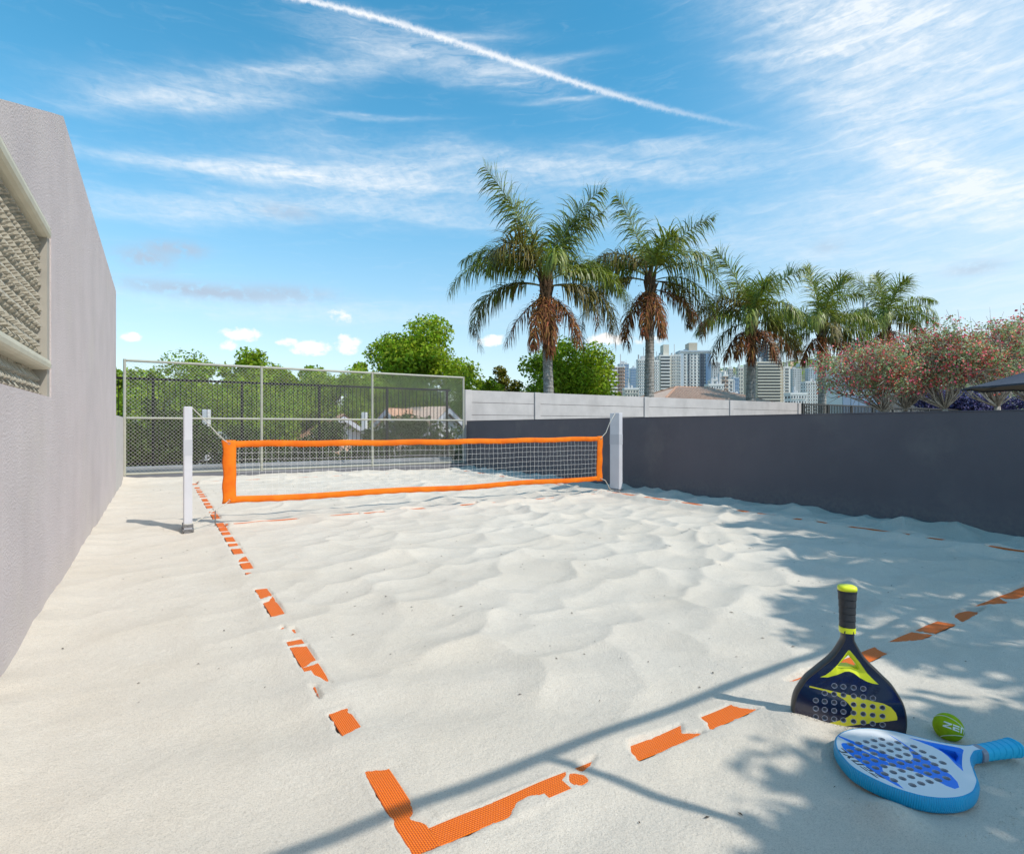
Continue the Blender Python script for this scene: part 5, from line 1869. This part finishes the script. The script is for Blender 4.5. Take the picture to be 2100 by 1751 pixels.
# ---------------------------------------------------------------- houses beyond the far fence
def house(label, u, d, w_, dep, zb, ze, zr, rot, roofm, wallm='white_wall', win=()):
    """gable faces the court; ze eaves, zr ridge (absolute heights)"""
    root = empty('house', survey(u, d, zb), label, 'house', 'houses beyond the far fence', rz=-HEADING + rot)
    E, R_ = ze - zb, zr - zb
    mb = MB()
    prof = [(-w_ / 2, 0), (w_ / 2, 0), (w_ / 2, E), (0, R_ - 0.12), (-w_ / 2, E)]
    vs = [(x, 0, z) for x, z in prof] + [(x, dep, z) for x, z in prof]
    mb.add(vs, [(0, 1, 2, 3, 4), (9, 8, 7, 6, 5), (0, 5, 6, 1), (1, 6, 7, 2), (4, 9, 5, 0)])
    mb.build('wall', M[wallm], root)
    for s in (-1, 1):
        # tiled slope: courses stepping down, channels across
        nu, nv = int(dep / 0.11), int(math.hypot(w_ / 2, R_ - E) / 0.30)
        vs, fs = [], []
        ov = 0.35
        for j in range(nv + 1):
            for stp in (0, 1):
                t = j / nv
                if stp and j == nv: continue
                x = s * (w_ / 2 + ov) * t
                z = R_ + 0.05 - (R_ - E) * (w_ / 2 + ov) / (w_ / 2) * t + (0.0 if stp == 0 else 0.06)
                for i in range(nu + 1):
                    y = -ov + (dep + 2 * ov) * i / nu
                    vs.append((x, y, z + 0.035 * (i % 2)))
        rows = len(vs) // (nu + 1)
        for j in range(rows - 1):
            for i in range(nu):
                a = j * (nu + 1) + i
                fs.append((a, a + 1, a + nu + 2, a + nu + 1) if s < 0 else (a, a + nu + 1, a + nu + 2, a + 1))
        o = MB().add(vs, fs).build('roof', M[roofm], root)
        # barge board
        b = MB()
        b.add([(0, -0.38, R_ + 0.02), (s * (w_ / 2 + ov), -0.38, E - (R_ - E) * ov / (w_ / 2) + 0.02), (s * (w_ / 2 + ov), -0.38, E - (R_ - E) * ov / (w_ / 2) - 0.20), (0, -0.38, R_ - 0.22),
               (0, -0.32, R_ + 0.02), (s * (w_ / 2 + ov), -0.32, E - (R_ - E) * ov / (w_ / 2) + 0.02), (s * (w_ / 2 + ov), -0.32, E - (R_ - E) * ov / (w_ / 2) - 0.20), (0, -0.32, R_ - 0.22)],
              [(0, 1, 2, 3), (7, 6, 5, 4), (0, 4, 5, 1), (2, 6, 7, 3)])
        b.build('barge_board', M['pale_wall'], root)
    for x, z0_, ww, hh in win:
        f = MB().box(x - ww / 2 - 0.05, x + ww / 2 + 0.05, -0.03, 0.02, z0_ - 0.05 - zb, z0_ + hh + 0.05 - zb).build('window', M['pale_wall'], root)
        link('pane', MB().box(x - ww / 2, x + ww / 2, -0.04, -0.028, z0_ - zb, z0_ + hh - zb).mesh('pane'), M['glassdark'], f)
    return root


house('house with a terracotta tiled roof and white gable behind the middle fence bay', -0.300, 27.5, 4.6, 6.5, -3.2, 0.55, 2.05, 0.55, 'rooftile', win=((0.3, -1.2, 0.9, 1.1),))
house('white gabled house in front of the terracotta one, low behind the net', -0.358, 24.3, 3.2, 2.6, -3.2, -0.10, 0.95, -0.15, 'rooftile')
house('house with a wide pale pink tiled roof at the right end of the mesh fence', -0.120, 28.0, 5.0, 5.5, -3.2, 0.75, 2.45, 0.95, 'rooftile_pale')
house('white house between the second inner fence post and the pale pink roof', -0.215, 27.5, 2.6, 4.0, -3.2, 1.2, 2.35, -0.5, 'rooftile')
house('small house with a reddish roof behind the first inner fence post', -0.420, 27.5, 2.2, 4.0, -3.2, 0.65, 1.75, 0.8, 'rooftile', wallm='pale_wall')
house('brownish roofed house behind the dark shrubs at the left', -0.600, 27.0, 3.6, 4.0, -3.2, 1.7, 2.9, 0.6, 'rooftile')
# pale flat annex, tall white column and lattice screen near the left post
w = MB().bbox(-0.95, 0.95, 0, 3, 0, 4.55, 0.02)
o = w.build('annex', M['pale_wall']); o.location = survey(-0.505, 25.2, -3.2); o.rotation_euler = (0, 0, -HEADING)
tag(o, 'pale blue grey flat roofed annex left of the net corner', 'building', 'houses beyond the far fence')
w = MB().bbox(-0.13, 0.13, 0, 0.26, 0, 6.2, 0.02)
o = w.build('white_column', M['white_wall']); o.location = survey(-0.543, 24.2, -3.9); o.rotation_euler = (0, 0, -HEADING)
tag(o, 'tall white column beside the pale annex, seen right of the left net post', 'column')
w = MB()
for i in range(10):
    w.box(-0.75 + i * 0.155, -0.71 + i * 0.155, 0, 0.03, 0, 2.9)
for j in range(16):
    w.box(-0.75, 0.70, 0.004, 0.026, 0.1 + j * 0.18, 0.14 + j * 0.18)
o = w.build('lattice_screen', M['white_wall']); o.location = survey(-0.575, 23.6, -2.2); o.rotation_euler = (0, 0, -HEADING)
tag(o, 'white square lattice screen right of the left net post', 'trellis')
w = MB().bbox(-0.11, 0.11, 0, 0.22, 0, 5.4, 0.02)
o = w.build('white_column', M['white_wall']); o.location = survey(-0.262, 25.0, -3.2); o.rotation_euler = (0, 0, -HEADING)
tag(o, 'tall white column just left of the second inner fence post', 'column')

# terracotta hip roof just over the panel wall
def hip(label, u, d, w_, dep, zb, ze, zr, rot):
    root = empty('house', survey(u, d, zb), label, 'house', rz=-HEADING + rot)
    E, R_ = ze - zb, zr - zb
    MB().box(-w_ / 2, w_ / 2, -dep / 2, dep / 2, 0, E).build('wall', M['white_wall'], root)
    rl_ = (w_ - dep) / 2
    o_ = 0.5
    A = [(-w_ / 2 - o_, -dep / 2 - o_, E), (w_ / 2 + o_, -dep / 2 - o_, E), (w_ / 2 + o_, dep / 2 + o_, E), (-w_ / 2 - o_, dep / 2 + o_, E), (-rl_, 0, R_), (rl_, 0, R_)]
    MB().add(A, [(0, 1, 5, 4), (1, 2, 5), (2, 3, 4, 5), (3, 0, 4), (3, 2, 1, 0)]).build('roof', M['rooftile_pale'], root)
    rd = MB()
    for a, b in ((4, 5), (0, 4), (3, 4), (1, 5), (2, 5)):
        rd.tube([A[a], A[b]], 0.10, 6)
    rd.build('ridge_tiles', M['rooftile'], root)
    cr = MB()
    nt = int((w_ + 2 * o_) / 0.28)
    for i in range(1, nt):      # tile rows running down the front slope
        x = -w_ / 2 - o_ + i * (w_ + 2 * o_) / nt
        k = min(1.0, (w_ / 2 + o_ - abs(x)) / (w_ / 2 + o_ - rl_)) if abs(x) > rl_ else 1.0
        y1 = -dep / 2 - o_ + (dep / 2 + o_) * k
        cr.tube([(x, -dep / 2 - o_, E + 0.03), (x, y1 - 0.02, E + (R_ - E) * k + 0.03)], 0.065, 4)
    o = cr.build('tiles', M['rooftile_pale'], root)
    o['kind'] = 'stuff'
hip('pale terracotta hip roof showing over the panel wall right of the second palm', 0.318, 46, 9.5, 6.5, -3.5, 3.35, 4.75, 0.32)


# ---------------------------------------------------------------- the city
CITY = 'city towers on the skyline'
def tower(label, u0, u1, top, d, wall, style='windows', floors=None, rot=0.0, glass='glassdark', cap=None, dep=None, base=-4.0, cols=None, slab='b_white', group=CITY):
    """u0..u1: view tangents of its sides at range d; top: tangent height of its top above eye level"""
    w_ = (u1 - u0) * d
    h = top * d + EYE - base
    root = empty('tower_block', survey((u0 + u1) / 2, d, base), label, 'tower', group, rz=-HEADING + rot)
    D_ = dep or w_ * 0.8
    MB().box(-w_ / 2, w_ / 2, 0, D_, 0, h).build('body', M[wall], root)
    fl = floors or max(6, int(h / 3.1))
    fh = h / fl
    wn, sb = MB(), MB()
    if style == 'windows':
        nc = cols or max(3, int(w_ / 3.2))
        cw = w_ / nc
        for k in range(int(fl * 0.15), fl):
            z = k * fh + fh * 0.3
            for i in range(nc):
                x = -w_ / 2 + cw * (i + 0.5)
                ww = cw * (0.52 if (i + 1) % 3 else 0.28)
                wn.box(x - ww / 2, x + ww / 2, -0.12, 0.1, z, z + fh * 0.46)
                sb.box(x - ww / 2 - 0.2, x + ww / 2 + 0.2, -0.35, 0.05, z - 0.28, z - 0.05)
            for i in range(max(2, int(D_ / 4))):
                y = D_ * (i + 0.5) / max(2, int(D_ / 4))
                for s in (-1, 1):
                    wn.box(s * w_ / 2 - 0.1, s * w_ / 2 + 0.1, y - 0.7, y + 0.7, z, z + fh * 0.46)
    elif style == 'balcony':
        for k in range(int(fl * 0.15), fl):
            z = k * fh
            wn.box(-w_ * 0.40, w_ * 0.40, -0.15, 0.1, z + fh * 0.28, z + fh * 0.92)
            sb.box(-w_ * 0.43, w_ * 0.43, -1.3, 0.05, z - 0.1, z + fh * 0.30)
            for s in (-1, 1):
                for i in range(2):
                    y = D_ * (0.25 + 0.5 * i)
                    wn.box(s * w_ / 2 - 0.1, s * w_ / 2 + 0.1, y - 0.8, y + 0.8, z + fh * .3, z + fh * .8)
    elif style == 'glass':
        nc = cols or 5
        cw = w_ / nc
        for i in range(nc):
            x = -w_ / 2 + cw * (i + 0.5)
            for k in range(fl):
                z = k * fh
                wn.box(x - cw * 0.43, x + cw * 0.43, -0.12, 0.1, z + 0.25, z + fh)
        for k in range(1, fl):
            sb.box(-w_ / 2 + 0.03, w_ / 2 - 0.03, -0.18, 0.05, k * fh - 0.12, k * fh + 0.2)
    if wn.v:
        o = wn.build('windows', M[glass], root); o['kind'] = 'stuff'
        o = sb.build('slabs', M[slab], root); o['kind'] = 'stuff'
    if cap:
        MB().box(-w_ * cap[0], w_ * cap[1], D_ * 0.2, D_ * 0.7, h, h + cap[2] * d).build('roof_box', M[cap[3]], root)
    rb = MB()
    for k in range(3):
        x = w_ * random.uniform(-0.4, 0.3)
        rb.box(x, x + w_ * random.uniform(0.06, 0.16), D_ * 0.3, D_ * 0.6, h, h + random.uniform(1.5, 4.0))
    x = w_ * random.uniform(-0.3, 0.3)
    rb.tube([(x, D_ * 0.4, h), (x, D_ * 0.4, h + random.uniform(5, 9))], 0.22, 4)
    rb.build('roof_plant', M['b_grey'], root)
    MB().box(-w_ / 2 - 0.15, w_ / 2 + 0.15, -0.15, D_ + 0.15, h, h + 0.8).build('parapet', M[slab], root)
    return root


def zu(x): return ((1400 + x / 3.0) / 1.21905 - 1050) / 1160.0
def zt(y): return (875.5 - (820 + y / 3.0) / 1.21905) / 1160.0
tower('slim dark striped tower far behind the broad green tree', zu(193), zu(222), zt(230), 900, 'b_white', 'windows', cols=2)
tower('brown and white tower with stacked balconies, left face of the salmon block', zu(359), zu(432), zt(296), 300, 'b_brown', 'balcony', floors=20, rot=0.15)
tower('salmon coloured windowed tower face at the left end of the skyline', zu(436), zu(482), zt(296), 303, 'b_salmon', 'windows', floors=20, cols=3, rot=-0.3)
tower('grey glass tower behind the salmon block', zu(443), zu(517), zt(273), 620, 'b_grey', 'glass', glass='glassblue', cols=4, slab='b_grey', cap=(0.3, 0.1, 0.006, 'b_grey'))
tower('blue glass tower left of the white windowed block', zu(528), zu(583), zt(307), 660, 'b_blue', 'glass', glass='glassblue', cols=3, slab='b_blue', cap=(0.2, 0.3, 0.003, 'b_blue'))
tower('white block with rows of small windows left of the second palm trunk', zu(584), zu(654), zt(243), 350, 'b_white', 'windows', floors=24, cols=5, cap=(0.1, 0.45, 0.008, 'b_grey'))
tower('narrow white block directly right of the second palm trunk', zu(700), zu(745), zt(252), 372, 'b_white', 'windows', floors=24, cols=3, rot=0.1)
tower('cream balconied block beside the wide blue cornered tower', zu(746), zu(832), zt(212), 380, 'b_cream', 'balcony', floors=24, cap=(0.05, 0.45, 0.022, 'b_cream'), dep=16)
tower('cream block with small windows touching the wide blue cornered tower', zu(836), zu(905), zt(210), 386, 'b_white', 'windows', floors=25, cols=5, rot=-0.1, dep=14)
# wide tower with blue glass corners: glass bays either side of white centre bays
root = tower('wide tower with white centre bays and blue glass corners, flat white roof box', zu(898), zu(1130), zt(190), 400, 'b_white', 'windows', floors=26, cols=9, cap=(0.15, 0.12, 0.020, 'b_beige'), slab='b_white', dep=18)
Wt = (zu(1130) - zu(898)) * 400
ht = zt(190) * 400 + EYE + 4
for a, b, nm in ((-0.50, -0.39, 'b_blue'), (-0.22, -0.19, 'b_dark'), (0.15, 0.19, 'b_dark'), (0.25, 0.29, 'b_dark'), (0.33, 0.50, 'glassblue'), (0.205, 0.235, 'b_dark')):
    MB().box(Wt * a, Wt * b, -0.7, 0.02, 0, ht - 0.3).build('glass_bay', M[nm], root)
MB().box(-Wt * 0.51, Wt * 0.51, -0.9, 10, ht + 0.9, ht + 2.0).build('roof_band', M['b_blue'], root)
tower('grey tower behind the drooping brown fronds, right of the wide tower', zu(1134), zu(1202), zt(262), 600, 'b_grey', 'windows', cols=4)
tower('low white block with a flat roof left of the orange striped stair tower', zu(1115), zu(1228), zt(432), 240, 'b_white', 'windows', floors=14, cols=6)
tower('white block behind the orange striped stair tower', zu(1150), zu(1300), zt(396), 262, 'b_white', 'windows', floors=15, cols=5)
tower('narrow orange striped stair tower among low white blocks', zu(1226), zu(1260), zt(362), 258, 'b_salmon', 'windows', floors=15, cols=2)
tower('thin grey tower above the low white blocks', zu(1268), zu(1300), zt(307), 640, 'b_grey', 'windows', cols=2)
tower('blue grey office block left of the third palm trunk', zu(1300), zu(1345), zt(378), 450, 'b_blue', 'glass', glass='glassblue', cols=3, slab='b_blue')
tower('beige tower left of the third palm trunk', zu(1338), zu(1392), zt(300), 480, 'b_cream', 'windows', cols=3)
root = tower('big beige tower with close horizontal bands behind the middle palm', zu(1462), zu(1672), zt(262), 330, 'b_beige', 'balcony', floors=24, slab='b_cream', dep=16)
tower('stepped dark glass top storeys of the banded tower', zu(1552), zu(1640), zt(122), 334, 'b_dark', 'balcony', floors=30, slab='b_cream', cap=(0.4, 0.4, 0.004, 'b_dark'), dep=12)
tower('plain white slab on the right side of the banded beige tower', zu(1676), zu(1728), zt(300), 340, 'b_white', 'windows', floors=22, cols=1)
tower('distant pale grey tower on the hill right of the banded tower', zu(1745), zu(1812), zt(306), 1000, 'b_grey', 'windows', cols=5)
tower('distant blue grey tower above the hill, left of the fourth palm trunk', zu(1864), zu(1926), zt(303), 1000, 'b_blue', 'windows', cols=4)
tower('white mid rise block at the foot of the hill', zu(1842), zu(1932), zt(408), 420, 'b_white', 'windows', floors=16, cols=5)
tower('low white building with a small blue window over the railing', zu(1990), zu(2100), zt(492), 150, 'b_white', 'windows', floors=8, cols=3)
tower('low pinkish building over the left end of the railing', zu(2022), zu(2110), zt(512), 130, 'b_salmon', 'windows', floors=8, cols=2, slab='b_brown')
tower('cream tower half hidden behind the fourth palm', zu(2000), zu(2075), zt(400), 380, 'b_cream', 'windows', cols=4)
tower('low beige block between the salmon tower and the white windowed block', zu(485), zu(590), zt(462), 260, 'b_cream', 'windows', floors=12, cols=5)
tower('low row of white houses right of the banded tower', zu(1730), zu(1850), zt(500), 230, 'b_white', 'windows', floors=9, cols=6)
tower('low grey building just over the panel wall, right of the hip roof', zu(1240), zu(1400), zt(520), 200, 'b_grey', 'windows', floors=9, cols=7)

# modern white building behind the red flowering trees
def z7u(x): return ((2080 + x / 4.375) / 1.21905 - 1050) / 1160.0
def z7t(y): return (875.5 - (850 + y / 4.375) / 1.21905) / 1160.0
tower('yellowish wall of the modern building behind the leftmost red tree', z7u(300), z7u(480), z7t(50), 92, 'b_salmon', 'windows', floors=7, cols=2, group='modern building behind the red trees')
tower('tan square pillar of the modern building, above the leftmost red tree', z7u(364), z7u(418), z7t(40), 88, 'b_beige', 'none', group='modern building behind the red trees')
tower('white and glass front of the modern building behind the red trees', z7u(110), z7u(640), z7t(330), 86, 'b_white', 'glass', floors=4, glass='glassblue', cols=6, group='modern building behind the red trees')
tower('dark glazed lower wing of the modern building, left of the purple shrubs', z7u(632), z7u(1260), z7t(505), 90, 'b_grey', 'glass', floors=3, glass='glassdark', cols=7, slab='b_white', group='modern building behind the red trees')
tower('small blue glazed storey under the fifth palm', z7u(150), z7u(262), z7t(205), 90, 'b_white', 'glass', floors=5, glass='glassblue', cols=1, group='modern building behind the red trees')

# hill with scattered houses
def hill_z(x, y):
    v = survey(0.52, 1400)
    dx, dy = x - v.x, y - v.y
    c, s = math.cos(-HEADING), math.sin(-HEADING)
    lx, ly = dx * c + dy * s, -dx * s + dy * c
    return -6 + 150 * np.exp(-((lx + 40) / 900.0) ** 2 - (ly / 420.0) ** 2) + 55 * np.exp(-((lx - 260) / 260.0) ** 2 - ((ly + 100) / 300.0) ** 2)
hv, hf = [], []
NXh, NYh = 60, 30
c_ = survey(0.52, 1400)
Rm = Matrix.Rotation(-HEADING, 3, 'Z')
for j in range(NYh + 1):
    for i in range(NXh + 1):
        l = Rm @ Vector(((i / NXh - 0.5) * 4200, (j / NYh - 0.5) * 1900, 0))
        x, y = c_.x + l.x, c_.y + l.y
        hv.append((x, y, float(hill_z(x, y)) + 4 * float(vnoise(np.array([x * 0.01]), np.array([y * 0.01]), 3)[0])))
for j in range(NYh):
    for i in range(NXh):
        a = j * (NXh + 1) + i
        hf.append((a, a + 1, a + NXh + 2, a + NXh + 1))
tag(MB().add(hv, hf).build('hill', M['hill'], smooth=True), 'green hill behind the city', kind='structure')
hh = MB()
for i in range(520):
    l = Rm @ Vector((rng.uniform(-1300, 1300), rng.uniform(-850, 20), 0))
    x, y = c_.x + l.x, c_.y + l.y
    z = float(hill_z(x, y))
    if z < 6: continue
    s_ = rng.uniform(4, 9)
    hh.box(x - s_, x + s_, y - s_, y + s_, z - 4, z + rng.uniform(3, 8), m=int(rng.integers(0, 3)))
o = hh.build('hillside_houses', [M['b_white'], M['b_cream'], M['rooftile_pale']])
tag(o, 'scatter of small pale houses on the far green hillside', 'houses', kind='stuff')
hv_ = []
g_ = np.random.default_rng(77)
xx, yy = g_.uniform(-1300, 1300, 5000), g_.uniform(-850, 50, 5000)
cc = np.stack([c_.x + xx * Rm[0][0] + yy * Rm[0][1], c_.y + xx * Rm[1][0] + yy * Rm[1][1]], -1)
zz = hill_z(cc[:, 0], cc[:, 1])
k = zz > 4
v = leaf_cloud(np.column_stack([cc[k], zz[k] + 3]), np.full(int(k.sum()), 6.0), 26000, 5.5, 78, 0.2)
o = link('hillside_woods', fast_mesh('hillside_woods', v, np.arange(len(v)), np.full(len(v) // 4, 4)), M['leaf_mid'])
tag(o, 'dark green woods between the houses of the far hill', 'woods', kind='stuff')

# ---------------------------------------------------------------- debris on the sand
db = MB()
for i in range(420):
    if i < 150:
        x, y = rng.uniform(0.2, 9.2), rng.uniform(1.0, 6.0)
    else:
        x, y = rng.uniform(-0.6, 9.4), rng.uniform(1.0, 17.5)
    z = float(sand_height(np.array([x]), np.array([y]))[0]) + 0.004
    s_ = rng.uniform(0.003, 0.008) * (1 + 0.05 * y)
    a = rng.uniform(0, PI)
    c, s = math.cos(a), math.sin(a)
    L, W_ = s_ * rng.uniform(1, 2.6), s_ * 0.6
    db.add([(x - c * L, y - s * L, z), (x + s * W_, y - c * W_, z + s_ * 0.5), (x + c * L, y + s * L, z + 0.001), (x - s * W_, y + c * W_, z + s_ * 0.3)], [(0, 1, 2, 3), (3, 2, 1, 0)] if False else [(0, 1, 2, 3)])
o = db.build('dry_leaf_bits', M['twig'])
tag(o, 'tiny dark leaf bits and seeds scattered over the sand', 'debris', kind='stuff')

cb = MB()
def crumb(x, y, s_):
    z = float(sand_with_lines(np.array([x]), np.array([y]))[0])
    a = rng.uniform(0, 2 * PI)
    p = [(x + s_ * math.cos(a + k * 2.09) * rng.uniform(.7, 1.2), y + s_ * math.sin(a + k * 2.09) * rng.uniform(.7, 1.2), z - s_ * 0.2) for k in range(3)]
    p.append((x, y, z + s_ * 0.9))
    cb.add(p, [(0, 1, 3), (1, 2, 3), (2, 0, 3)])
for i in range(230):
    t = rng.uniform(-0.29, 0.29)
    q = rng.normal() * 0.020
    crumb(3.003 + 0.694 * t - 0.72 * (abs(q) + 0.004), 1.543 - 0.719 * t - 0.69 * (abs(q) + 0.004), rng.uniform(0.002, 0.007))
for i in range(170):
    a = rng.uniform(0, 2 * PI)
    r_ = 1 + abs(rng.normal()) * 0.10
    crumb(2.80 + 0.36 * r_ * math.cos(a), 1.17 + 0.30 * r_ * math.sin(a), rng.uniform(0.002, 0.006))
o = cb.build('sand_crumbs', M['sand'])
tag(o, 'crumbs of sand round the rackets', 'sand', kind='stuff')
